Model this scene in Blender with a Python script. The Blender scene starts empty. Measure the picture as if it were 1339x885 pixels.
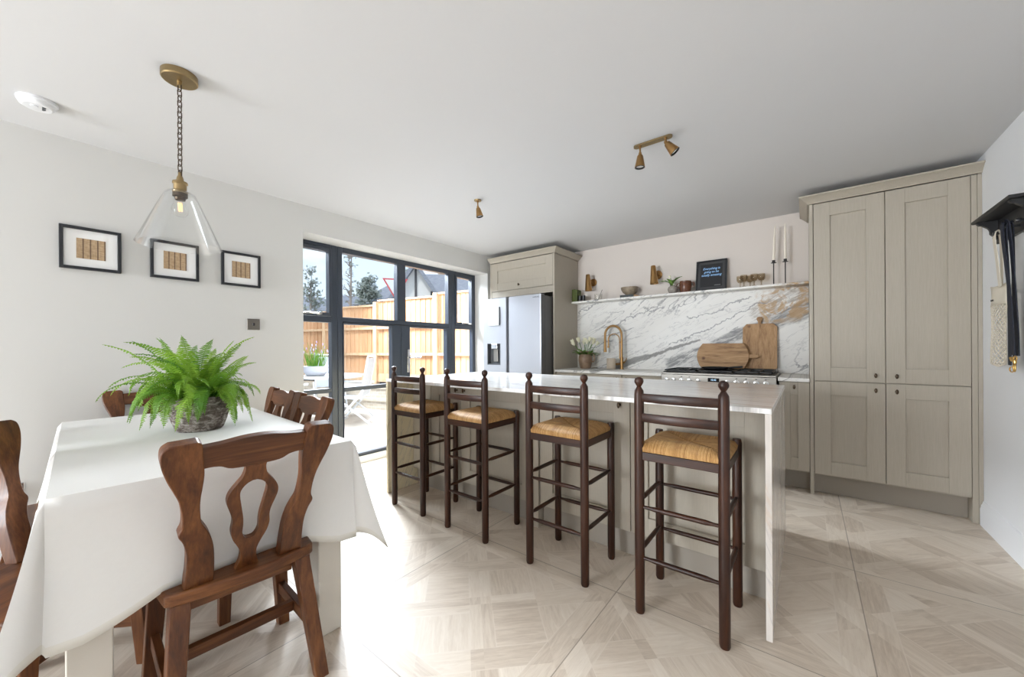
import bpy, bmesh, math, random
from mathutils import Vector, Matrix, noise as mnoise
PI = math.pi
D2R = PI / 180
scene = bpy.context.scene
COL = scene.collection
random.seed(7)

# ------------------------------------------------------------------ camera
CAM_H = 1.15
YAW, ROLL, FPX = 0.66008, -0.005577, 495.7
cam_d = bpy.data.cameras.new('camera')
cam = bpy.data.objects.new('camera', cam_d)
COL.objects.link(cam)
fw = Vector((-math.sin(YAW), math.cos(YAW), 0))
rt0 = Vector((math.cos(YAW), math.sin(YAW), 0))
up0 = Vector((0, 0, 1))
rt = rt0 * math.cos(ROLL) + up0 * math.sin(ROLL)
up = -rt0 * math.sin(ROLL) + up0 * math.cos(ROLL)
Mc = Matrix(((rt.x, up.x, -fw.x, 0), (rt.y, up.y, -fw.y, 0), (rt.z, up.z, -fw.z, CAM_H), (0, 0, 0, 1)))
cam.matrix_world = Mc
cam_d.sensor_width = 36
cam_d.lens = 36 * FPX / 1339
cam_d.shift_y = (454.8 - 442.5) / 1339
cam_d.clip_start = 0.02
cam_d.clip_end = 300
scene.camera = cam

# ------------------------------------------------------------------ colour management, sky, sun, daylight, added fill lamps
vs = scene.view_settings
vs.view_transform = 'Standard'
vs.look = 'None'
vs.gamma = 1
vs.exposure = 0.82
vs.use_curve_mapping = False
scene.cycles.max_bounces = 14
scene.cycles.diffuse_bounces = 6
scene.cycles.glossy_bounces = 6
scene.cycles.transparent_max_bounces = 24
scene.cycles.sample_clamp_indirect = 6.0
scene.cycles.caustics_reflective = False
scene.cycles.caustics_refractive = False

SKY_STRENGTH = 0.88
SUN_ENERGY = 1.3
WINDOW_W = 430.0
CORR_W = 560.0
REAR_W = 82.0
SIDE_W = 195.0
CEIL_W = 0.0

def make_world():
    w = bpy.data.worlds.new('sky'); scene.world = w
    w.use_nodes = True
    t = w.node_tree; t.nodes.clear()
    out = t.nodes.new('ShaderNodeOutputWorld'); bg = t.nodes.new('ShaderNodeBackground')
    tc = t.nodes.new('ShaderNodeTexCoord'); sep = t.nodes.new('ShaderNodeSeparateXYZ')
    t.links.new(tc.outputs['Generated'], sep.inputs[0])
    rp = t.nodes.new('ShaderNodeValToRGB')
    cr = rp.color_ramp
    cr.elements[0].position = 0.0; cr.elements[0].color = (0.76, 0.84, 0.92, 1)
    cr.elements[1].position = 0.6; cr.elements[1].color = (0.42, 0.56, 0.74, 1)
    e = cr.elements.new(0.16); e.color = (0.60, 0.745, 0.90, 1)
    t.links.new(sep.outputs[2], rp.inputs[0])
    mp = t.nodes.new('ShaderNodeMapping'); mp.inputs['Scale'].default_value = (3, 3, 9)
    t.links.new(tc.outputs['Generated'], mp.inputs[0])
    nz = t.nodes.new('ShaderNodeTexNoise'); nz.inputs['Scale'].default_value = 1.7; nz.inputs['Detail'].default_value = 5
    t.links.new(mp.outputs[0], nz.inputs['Vector'])
    cl = t.nodes.new('ShaderNodeValToRGB')
    cl.color_ramp.elements[0].position = 0.5; cl.color_ramp.elements[1].position = 0.72
    t.links.new(nz.outputs[0], cl.inputs[0])
    mx = t.nodes.new('ShaderNodeMix'); mx.data_type = 'RGBA'
    t.links.new(cl.outputs[0], mx.inputs['Factor'])
    t.links.new(rp.outputs[0], mx.inputs['A']); mx.inputs['B'].default_value = (0.93, 0.94, 0.95, 1)
    t.links.new(mx.outputs['Result'], bg.inputs['Color'])
    bg.inputs['Strength'].default_value = SKY_STRENGTH
    t.links.new(bg.outputs[0], out.inputs[0])
make_world()

def lamp(name, kind, energy, loc, target, color=(1, 1, 1), size=1.0, size_y=None):
    l = bpy.data.lights.new(name, kind); l.energy = energy; l.color = color
    if kind == 'AREA':
        l.size = size
        if size_y: l.shape = 'RECTANGLE'; l.size_y = size_y
    elif kind == 'SUN': l.angle = size
    o = bpy.data.objects.new(name, l); COL.objects.link(o); o.location = loc
    o.rotation_euler = (Vector(target) - Vector(loc)).to_track_quat('-Z', 'Y').to_euler()
    return o
lamp('sun', 'SUN', SUN_ENERGY, (0, -5, 10), (-0.3, 0, 1.5), (1, 0.96, 0.89), 1.0 * D2R)
lamp('window_daylight', 'AREA', WINDOW_W, (-4.75, 2.95, 3.1), (-0.9, 2.75, 0.9), (0.84, 0.92, 1.0), 3.4, 1.2)
lamp('window_corridor_daylight', 'AREA', CORR_W, (-7.0, 3.2, 3.75), (0.0, 2.9, 0.3), (0.90, 0.95, 1.0), 1.6, 0.9)
lamp('rear_fill', 'AREA', REAR_W, (-2.45, -5.7, 1.15), (-0.6, 2.5, 1.1), (0.95, 0.97, 1.0), 1.6, 2.0)  # added unseen fill lamp in front of the solid rear wall
lamp('side_fill', 'AREA', SIDE_W, (-3.25, -3.2, 1.15), (0.9, 1.9, 0.8), (0.84, 0.92, 1.0), 2.6, 1.9)  # added fill lamp behind the camera, no opening in the wall there

# ------------------------------------------------------------------ materials
class NT:
    def __init__(s, name):
        s.m = bpy.data.materials.new(name); s.m.use_nodes = True
        s.t = s.m.node_tree; s.t.nodes.clear()
        s.out = s.t.nodes.new('ShaderNodeOutputMaterial')
    def n(s, typ, **props):
        nd = s.t.nodes.new(typ)
        for k, v in props.items(): setattr(nd, k, v)
        return nd
    def put(s, sock, v):
        if isinstance(v, bpy.types.NodeSocket): s.t.links.new(v, sock)
        elif v is not None:
            if isinstance(v, (tuple, list)) and len(v) == 3 and sock.type == 'RGBA': v = (*v, 1)
            sock.default_value = v
    def math(s, op, a, b=None, c=None, clamp=False):
        nd = s.n('ShaderNodeMath', operation=op); nd.use_clamp = clamp
        s.put(nd.inputs[0], a)
        if b is not None: s.put(nd.inputs[1], b)
        if c is not None: s.put(nd.inputs[2], c)
        return nd.outputs[0]
    def mix(s, f, a, b, blend='MIX'):
        nd = s.n('ShaderNodeMix', data_type='RGBA', blend_type=blend)
        s.put(nd.inputs['Factor'], f); s.put(nd.inputs['A'], a); s.put(nd.inputs['B'], b)
        return nd.outputs['Result']
    def coord(s, kind='Object'):
        return s.n('ShaderNodeTexCoord').outputs[kind]
    def mapping(s, v, scale=(1, 1, 1), rot=(0, 0, 0), loc=(0, 0, 0)):
        nd = s.n('ShaderNodeMapping'); s.put(nd.inputs['Vector'], v)
        nd.inputs['Scale'].default_value = scale; nd.inputs['Rotation'].default_value = rot; nd.inputs['Location'].default_value = loc
        return nd.outputs[0]
    def noise(s, v, scale=5, detail=3, rough=0.5, dist=0.0):
        nd = s.n('ShaderNodeTexNoise'); s.put(nd.inputs['Vector'], v)
        nd.inputs['Scale'].default_value = scale; nd.inputs['Detail'].default_value = detail
        nd.inputs['Roughness'].default_value = rough; nd.inputs['Distortion'].default_value = dist
        return nd.outputs[0]
    def ramp(s, f, stops):
        nd = s.n('ShaderNodeValToRGB'); s.put(nd.inputs[0], f)
        el = nd.color_ramp.elements
        while len(el) < len(stops): el.new(0.5)
        for e, (p, c) in zip(el, stops):
            e.position = p
            e.color = (c, c, c, 1) if isinstance(c, (int, float)) else (*c, 1)
        return nd.outputs[0]
    def sep(s, v):
        nd = s.n('ShaderNodeSeparateXYZ'); s.put(nd.inputs[0], v); return nd.outputs
    def comb(s, x, y, z):
        nd = s.n('ShaderNodeCombineXYZ'); s.put(nd.inputs[0], x); s.put(nd.inputs[1], y); s.put(nd.inputs[2], z); return nd.outputs[0]
    def bump(s, h, strength=0.3, dist=0.01):
        nd = s.n('ShaderNodeBump'); s.put(nd.inputs['Height'], h)
        nd.inputs['Strength'].default_value = strength; nd.inputs['Distance'].default_value = dist
        return nd.outputs[0]
    def pbr(s, col, rough=0.5, metal=0.0, normal=None, coat=0.0, spec=0.5, emit=None, emit_s=0.0, trans=0.0, sheen=0.0):
        b = s.n('ShaderNodeBsdfPrincipled')
        s.put(b.inputs['Base Color'], col); s.put(b.inputs['Roughness'], rough); s.put(b.inputs['Metallic'], metal)
        b.inputs['Specular IOR Level'].default_value = spec
        b.inputs['Coat Weight'].default_value = coat; b.inputs['Coat Roughness'].default_value = 0.1
        b.inputs['Transmission Weight'].default_value = trans
        b.inputs['Sheen Weight'].default_value = sheen
        if emit: s.put(b.inputs['Emission Color'], emit); b.inputs['Emission Strength'].default_value = emit_s
        if normal is not None: s.put(b.inputs['Normal'], normal)
        s.t.links.new(b.outputs[0], s.out.inputs[0]); s.b = b
        return s.m

def lin(*c):
    r = []
    for v in c:
        v /= 255
        r.append(v / 12.92 if v <= 0.04045 else ((v + 0.055) / 1.055) ** 2.4)
    return tuple(r)

def simple(name, col, rough=0.5, metal=0.0, **k): return NT(name).pbr(col, rough, metal, **k)

def paint(name, col, rough=0.6, scale=60, strength=0.06):
    t = NT(name); v = t.coord('Object')
    h = t.noise(v, scale, 4, 0.6)
    lo = t.noise(v, 1.3, 2)
    c = t.mix(t.math('MULTIPLY', lo, 0.06), col, tuple(x * 0.8 for x in col))
    return t.pbr(c, rough, normal=t.bump(h, strength, 0.004))

def wood(name, dark, mid, light, axis='z', grain=1.0, rough=0.42, coat=0.15, world=False, spec=0.5):
    t = NT(name)
    v = t.coord('Object')
    oi = t.n('ShaderNodeObjectInfo')
    off = t.math('MULTIPLY', oi.outputs['Random'], 13.0)
    vm = t.n('ShaderNodeVectorMath', operation='ADD'); t.put(vm.inputs[0], v); t.put(vm.inputs[1], t.comb(off, off, off))
    sc = {'x': (1.6, 26, 26), 'y': (26, 1.6, 26), 'z': (26, 26, 1.6)}[axis]
    mv = t.mapping(vm.outputs[0], tuple(q * grain for q in sc))
    n1 = t.noise(mv, 1.0, 4, 0.6, 0.6)
    n2 = t.noise(mv, 5.0, 3, 0.6, 0.2)
    n3 = t.noise(vm.outputs[0], 5.0, 2)
    f = t.math('ADD', t.math('MULTIPLY', n1, 0.62), t.math('ADD', t.math('MULTIPLY', n2, 0.26), t.math('MULTIPLY', n3, 0.18)))
    c = t.ramp(f, [(0.34, dark), (0.52, mid), (0.72, light)])
    return t.pbr(c, rough, normal=t.bump(n2, 0.12, 0.003), coat=coat, spec=spec)

def glass_thin(name, tint=(1, 1, 1), refl=1.0, base=0.03):
    t = NT(name)
    tr = t.n('ShaderNodeBsdfTransparent'); tr.inputs[0].default_value = (*tint, 1)
    gl = t.n('ShaderNodeBsdfGlossy'); gl.inputs['Roughness'].default_value = 0.02
    lw = t.n('ShaderNodeLayerWeight'); lw.inputs[0].default_value = 0.5
    f = t.math('ADD', t.math('MULTIPLY', t.math('POWER', lw.outputs['Facing'], 3.5), refl), base, clamp=True)
    mx = t.n('ShaderNodeMixShader'); t.put(mx.inputs[0], f)
    t.t.links.new(tr.outputs[0], mx.inputs[1]); t.t.links.new(gl.outputs[0], mx.inputs[2])
    t.t.links.new(mx.outputs[0], t.out.inputs[0])
    return t.m

MAT = {}
MAT['wall'] = paint('wall_paint', (0.65, 0.645, 0.625), 0.75)
MAT['wall_right'] = paint('window_lit_wall_paint', (0.82, 0.83, 0.85), 0.75)  # lighter, bluer than the other walls: window light put into the colour
MAT['wall_back'] = paint('plaster_paint', (0.68, 0.62, 0.57), 0.75)
MAT['ceiling'] = paint('ceiling_paint', (0.63, 0.63, 0.635), 0.85)
MAT['trim'] = paint('white_gloss_paint', (0.84, 0.85, 0.87), 0.4, 30, 0.02)
MAT['bronze'] = simple('aged_bronze', (0.09, 0.065, 0.045), 0.4, 0.9)
MAT['black'] = simple('black_satin', (0.012, 0.012, 0.013), 0.45)
MAT['frameblack'] = simple('black_frame', (0.012, 0.013, 0.016), 0.35)
MAT['alu'] = simple('anthracite_aluminium', (0.035, 0.045, 0.065), 0.38, spec=0.6)
MAT['chrome'] = simple('chrome', (0.75, 0.75, 0.75), 0.18, 1.0)
MAT['paper'] = simple('mount_board', (0.86, 0.86, 0.85), 0.8)
MAT['glass'] = glass_thin('window_glass', (0.98, 0.985, 0.99), 0.6, 0.01)
MAT['shade_glass'] = glass_thin('pendant_glass', (0.97, 0.975, 0.975), 0.95, 0.035)
MAT['smoke_glass'] = glass_thin('smoked_glass', (0.84, 0.795, 0.72), 0.7, 0.03)
MAT['clear_glass'] = glass_thin('tumbler_glass', (0.97, 0.97, 0.96), 0.8, 0.02)
MAT['cream_paint'] = paint('cream_table_paint', (0.62, 0.585, 0.52), 0.45, 30, 0.03)
MAT['black_plastic'] = simple('black_plastic', (0.015, 0.015, 0.017), 0.3)
MAT['dark_grey'] = simple('dark_grey_plastic', (0.09, 0.095, 0.105), 0.35)
MAT['white_plastic'] = simple('white_plastic', (0.76, 0.77, 0.79), 0.4)
MAT['wax'] = simple('ivory_wax', (0.86, 0.79, 0.68), 0.45)
MAT['petal'] = simple('cream_petal', (0.88, 0.86, 0.66), 0.6)
MAT['stem'] = simple('green_stem', (0.11, 0.24, 0.05), 0.5)
MAT['iron'] = simple('wrought_iron', (0.02, 0.018, 0.017), 0.55)
MAT['rubber'] = simple('castiron', (0.014, 0.014, 0.015), 0.5)
MAT['white_metal'] = simple('white_powder_coat', (0.55, 0.57, 0.60), 0.4)
MAT['mesh_fabric'] = simple('grey_textilene', (0.34, 0.37, 0.41), 0.8)

def brass(name, col, rough):
    t = NT(name); v = t.coord('Object')
    n = t.noise(v, 35, 3); n2 = t.noise(t.mapping(v, (1, 1, 30)), 12, 2)
    c = t.mix(n, tuple(x * 0.78 for x in col), tuple(min(1, x * 1.12) for x in col))
    return t.pbr(c, rough, 1.0, normal=t.bump(n2, 0.05, 0.001))
MAT['brass'] = brass('brushed_brass', (0.40, 0.235, 0.095), 0.36)
MAT['antique_brass'] = brass('antique_brass', (0.34, 0.25, 0.13), 0.36)

def cabinet_mat():
    t = NT('taupe_cabinet_paint'); v = t.coord('Object')
    g = t.noise(t.mapping(v, (70, 70, 3)), 3.0, 4, 0.7)
    g2 = t.noise(v, 2, 2)
    c = t.ramp(t.math('ADD', t.math('MULTIPLY', g, 0.8), t.math('MULTIPLY', g2, 0.2)), [(0.3, (0.385, 0.345, 0.28)), (0.7, (0.44, 0.395, 0.325))])
    return t.pbr(c, 0.5, normal=t.bump(g, 0.25, 0.002))
MAT['cab'] = cabinet_mat()
MAT['plinth'] = paint('taupe_plinth', (0.33, 0.295, 0.25), 0.5, 30, 0.03)

OAK = ((0.026, 0.008, 0.0025), (0.098, 0.031, 0.0085), (0.21, 0.080, 0.024))
MAT['oak_z'] = wood('aged_oak_upright', *OAK, axis='z', rough=0.42, coat=0.08, spec=0.35)
MAT['oak_x'] = wood('aged_oak_rail', *OAK, axis='x', rough=0.42, coat=0.08, spec=0.35)
MAT['oak_y'] = wood('aged_oak_runner', *OAK, axis='y', rough=0.42, coat=0.08, spec=0.35)
WAL = ((0.008, 0.0025, 0.0012), (0.028, 0.0078, 0.0026), (0.068, 0.021, 0.007))
MAT['wal_z'] = wood('dark_stained_post', *WAL, axis='z', rough=0.42, coat=0.05, spec=0.35)
MAT['wal_x'] = wood('dark_stained_rail', *WAL, axis='x', rough=0.42, coat=0.05, spec=0.35)
MAT['wal_y'] = wood('dark_stained_runner', *WAL, axis='y', rough=0.42, coat=0.05, spec=0.35)

def board_mat(name, axis):
    t = NT(name); v = t.coord('Object')
    sc = {'x': (2.2, 20, 20), 'z': (20, 20, 2.2)}[axis]
    mv = t.mapping(v, sc)
    n1 = t.noise(mv, 1.2, 5, 0.65, 0.8)
    n2 = t.noise(mv, 5, 3, 0.7)
    c = t.ramp(t.math('ADD', t.math('MULTIPLY', n1, 0.7), t.math('MULTIPLY', n2, 0.3)), [(0.3, (0.12, 0.055, 0.022)), (0.47, (0.37, 0.21, 0.095)), (0.7, (0.56, 0.355, 0.18))])
    vo = t.n('ShaderNodeTexVoronoi', feature='F1'); t.put(vo.inputs['Vector'], t.mapping(v, (1, 0.01, 1))); vo.inputs['Scale'].default_value = 7.0
    k = t.ramp(vo.outputs['Distance'], [(0.06, 1.0), (0.15, 0.0)])
    c = t.mix(t.math('MULTIPLY', k, 0.85), c, (0.07, 0.02, 0.01))
    return t.pbr(c, 0.6, normal=t.bump(n2, 0.2, 0.003))
MAT['board_x'] = board_mat('worn_board_lengthwise', 'x')
MAT['board_z'] = board_mat('worn_board_upright', 'z')

def fence_mat():
    t = NT('featheredge_pine'); v = t.coord('Object')
    s = t.sep(v)
    bx = t.math('FLOOR', t.math('DIVIDE', s[0], 0.125))
    wn = t.n('ShaderNodeTexWhiteNoise', noise_dimensions='1D'); t.put(wn.inputs['W'], bx)
    n1 = t.noise(t.mapping(v, (30, 30, 2.0)), 1.5, 4, 0.6, 0.4)
    f = t.math('ADD', t.math('MULTIPLY', n1, 0.55), t.math('MULTIPLY', wn.outputs['Value'], 0.45))
    c = t.ramp(f, [(0.2, (0.46, 0.245, 0.12)), (0.55, (0.62, 0.37, 0.205)), (0.85, (0.70, 0.47, 0.30))])
    return t.pbr(c, 0.75)
MAT['fence'] = fence_mat()
MAT['fence_post'] = wood('fence_post_pine', (0.50, 0.32, 0.18), (0.62, 0.43, 0.27), (0.70, 0.53, 0.36), axis='z', grain=0.6, rough=0.8, coat=0, spec=0.2)

def cloth_mat():
    t = NT('white_linen'); v = t.coord('Object')
    w1 = t.noise(t.mapping(v, (900, 60, 60)), 1.0, 2); w2 = t.noise(t.mapping(v, (60, 900, 900)), 1.0, 2)
    n = t.math('ADD', w1, w2)
    c = t.mix(t.math('MULTIPLY', n, 0.25), (0.76, 0.755, 0.73), (0.67, 0.66, 0.63))
    m = t.pbr(c, 0.85, normal=t.bump(n, 0.08, 0.001), sheen=0.2)
    return m
MAT['linen'] = cloth_mat()
MAT['hem'] = simple('linen_hem', (0.70, 0.685, 0.63), 0.85)

def rush_mat():
    t = NT('woven_rush'); v = t.coord('Object'); s = t.sep(v)
    ax = t.math('ABSOLUTE', s[0]); ay = t.math('MULTIPLY', t.math('ABSOLUTE', s[1]), 1.04)
    side = t.math('GREATER_THAN', ax, ay)
    coord = t.math('ADD', t.math('MULTIPLY', side, s[1]), t.math('MULTIPLY', t.math('SUBTRACT', 1.0, side), s[0]))
    wob = t.math('MULTIPLY', t.noise(v, 25, 2), 0.006)
    st = t.math('SINE', t.math('MULTIPLY', t.math('ADD', coord, wob), 2 * PI / 0.0058))
    n = t.noise(v, 60, 3)
    idx = t.math('FLOOR', t.math('DIVIDE', t.math('ADD', coord, wob), 0.0058))
    wn = t.n('ShaderNodeTexWhiteNoise', noise_dimensions='1D'); t.put(wn.inputs['W'], idx)
    f = t.math('ADD', t.math('MULTIPLY', wn.outputs['Value'], 0.35), t.math('ADD', t.math('MULTIPLY', n, 0.45), t.math('MULTIPLY', st, 0.14)))
    c = t.ramp(f, [(0.05, (0.30, 0.14, 0.04)), (0.40, (0.50, 0.275, 0.095)), (0.8, (0.68, 0.43, 0.19))])
    seam = t.math('LESS_THAN', t.math('ABSOLUTE', t.math('SUBTRACT', ax, ay)), 0.0035)
    c = t.mix(t.math('MULTIPLY', seam, 0.55), c, (0.16, 0.07, 0.02))
    return t.pbr(c, 0.55, normal=t.bump(st, 0.7, 0.002), spec=0.4)
MAT['rush'] = rush_mat()

def floor_mat():
    t = NT('parquet_panel_floor')
    g = t.n('ShaderNodeNewGeometry').outputs['Position']
    s = t.sep(g); P = 0.9
    u = t.math('DIVIDE', t.math('SUBTRACT', s[0], -1.61), P); v = t.math('DIVIDE', t.math('SUBTRACT', s[1], 0.805), P)
    iu = t.math('FLOOR', u); iv = t.math('FLOOR', v)
    fu = t.math('SUBTRACT', u, iu); fv = t.math('SUBTRACT', v, iv)
    eu = t.math('MINIMUM', fu, t.math('SUBTRACT', 1.0, fu)); ev = t.math('MINIMUM', fv, t.math('SUBTRACT', 1.0, fv))
    e = t.math('MINIMUM', eu, ev)
    B = 0.105
    border = t.math('LESS_THAN', e, B)
    along_u = t.math('LESS_THAN', ev, eu)       # border strip runs along u
    grout = t.math('LESS_THAN', e, 0.0024)
    bline = t.math('LESS_THAN', t.math('ABSOLUTE', t.math('SUBTRACT', e, B)), 0.0022)
    # diagonal basket lattice
    q = 1 / math.sqrt(2)
    cu = t.math('SUBTRACT', fu, 0.5); cv = t.math('SUBTRACT', fv, 0.5)
    p1 = t.math('MULTIPLY', t.math('ADD', cu, cv), q); p2 = t.math('MULTIPLY', t.math('SUBTRACT', cu, cv), q)
    L = 0.335; SW = 0.33
    def cell(p):
        a = t.math('ADD', t.math('DIVIDE', p, L), 0.5 * SW + 8.0); i = t.math('FLOOR', a); return i, t.math('SUBTRACT', a, i)
    i1, f1 = cell(p1); i2, f2 = cell(p2)
    s1 = t.math('LESS_THAN', f1, SW); s2 = t.math('LESS_THAN', f2, SW)
    par = t.math('MODULO', t.math('ADD', i1, i2), 2.0)     # over / under
    both = t.math('MULTIPLY', s1, s2)
    strip1 = t.math('MULTIPLY', s1, t.math('SUBTRACT', 1.0, t.math('MULTIPLY', both, par)))
    strip2 = t.math('MULTIPLY', s2, t.math('SUBTRACT', 1.0, t.math('MULTIPLY', both, t.math('SUBTRACT', 1.0, par))))
    w = 0.008
    def nearedge(f):
        a = t.math('ABSOLUTE', t.math('SUBTRACT', f, SW)); b = t.math('MINIMUM', f, t.math('SUBTRACT', 1.0, f))
        return t.math('LESS_THAN', t.math('MINIMUM', a, b), w)
    n1 = nearedge(f1); n2 = nearedge(f2)
    l1 = t.math('MULTIPLY', n1, t.math('SUBTRACT', 1.0, strip2)); l2 = t.math('MULTIPLY', n2, t.math('SUBTRACT', 1.0, strip1))
    inner_line = t.math('MULTIPLY', t.math('MAXIMUM', l1, l2), t.math('SUBTRACT', 1.0, border))
    # grain direction: 0 -> along u, 1 -> along v, diag otherwise
    sq = t.math('MULTIPLY', t.math('SUBTRACT', 1.0, s1), t.math('SUBTRACT', 1.0, s2))
    sqdir = t.math('MODULO', t.math('ADD', i1, t.math('MULTIPLY', i2, 1.0)), 2.0)
    inner_dir = t.math('ADD', t.math('MULTIPLY', sq, sqdir), t.math('MULTIPLY', t.math('SUBTRACT', 1.0, sq), strip1))
    lng_in = t.math('ADD', t.math('MULTIPLY', inner_dir, p2), t.math('MULTIPLY', t.math('SUBTRACT', 1.0, inner_dir), p1))
    crs_in = t.math('ADD', t.math('MULTIPLY', inner_dir, p1), t.math('MULTIPLY', t.math('SUBTRACT', 1.0, inner_dir), p2))
    lng_b = t.math('ADD', t.math('MULTIPLY', along_u, fu), t.math('MULTIPLY', t.math('SUBTRACT', 1.0, along_u), fv))
    crs_b = t.math('ADD', t.math('MULTIPLY', along_u, fv), t.math('MULTIPLY', t.math('SUBTRACT', 1.0, along_u), fu))
    nb = t.math('SUBTRACT', 1.0, border)
    lng = t.math('ADD', t.math('MULTIPLY', border, lng_b), t.math('MULTIPLY', nb, lng_in))
    crs = t.math('ADD', t.math('MULTIPLY', border, crs_b), t.math('MULTIPLY', nb, crs_in))
    # random per piece
    idv = t.comb(t.math('ADD', t.math('MULTIPLY', iu, 7.3), t.math('MULTIPLY', nb, t.math('MULTIPLY', i1, 1.7))),
                 t.math('ADD', t.math('MULTIPLY', iv, 5.1), t.math('MULTIPLY', nb, t.math('MULTIPLY', i2, 2.3))),
                 t.math('ADD', t.math('ADD', t.math('MULTIPLY', along_u, 1.9), t.math('MULTIPLY', border, 4.7)), t.math('ADD', t.math('MULTIPLY', strip1, 3.1), t.math('MULTIPLY', strip2, 0.7))))
    wn = t.n('ShaderNodeTexWhiteNoise', noise_dimensions='3D'); t.put(wn.inputs['Vector'], idv)
    r = wn.outputs['Value']
    gv = t.comb(t.math('ADD', t.math('MULTIPLY', lng, 5.0), t.math('MULTIPLY', r, 40.0)), t.math('MULTIPLY', crs, 46.0), t.math('MULTIPLY', r, 17.0))
    gr = t.noise(gv, 1.0, 5, 0.62, 0.8)
    gr2 = t.noise(gv, 4.0, 3, 0.7, 0.2)
    f = t.math('ADD', t.math('MULTIPLY', gr, 0.5), t.math('ADD', t.math('MULTIPLY', gr2, 0.25), t.math('MULTIPLY', r, 0.25)))
    c = t.ramp(f, [(0.28, (0.47, 0.38, 0.295)), (0.5, (0.635, 0.545, 0.445)), (0.75, (0.75, 0.67, 0.57))])
    c = t.mix(t.math('MULTIPLY', t.math('MAXIMUM', inner_line, bline), 0.55), c, (0.70, 0.62, 0.53))
    c = t.mix(t.math('MULTIPLY', grout, 0.75), c, (0.22, 0.18, 0.14))
    rough = t.math('ADD', 0.34, t.math('MULTIPLY', gr2, 0.16))
    return t.pbr(c, rough, normal=t.bump(t.math('SUBTRACT', gr2, t.math('MULTIPLY', grout, 3.0)), 0.10, 0.002), spec=0.5)
MAT['floor'] = floor_mat()

def lines_of(t, vec, scale, width, detail=6, dist=0.0):
    n = t.noise(vec, scale, detail, 0.58, dist)
    a = t.math('ABSOLUTE', t.math('SUBTRACT', n, 0.5))
    return t.ramp(a, [(0.0, 1.0), (width, 0.0)])

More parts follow.
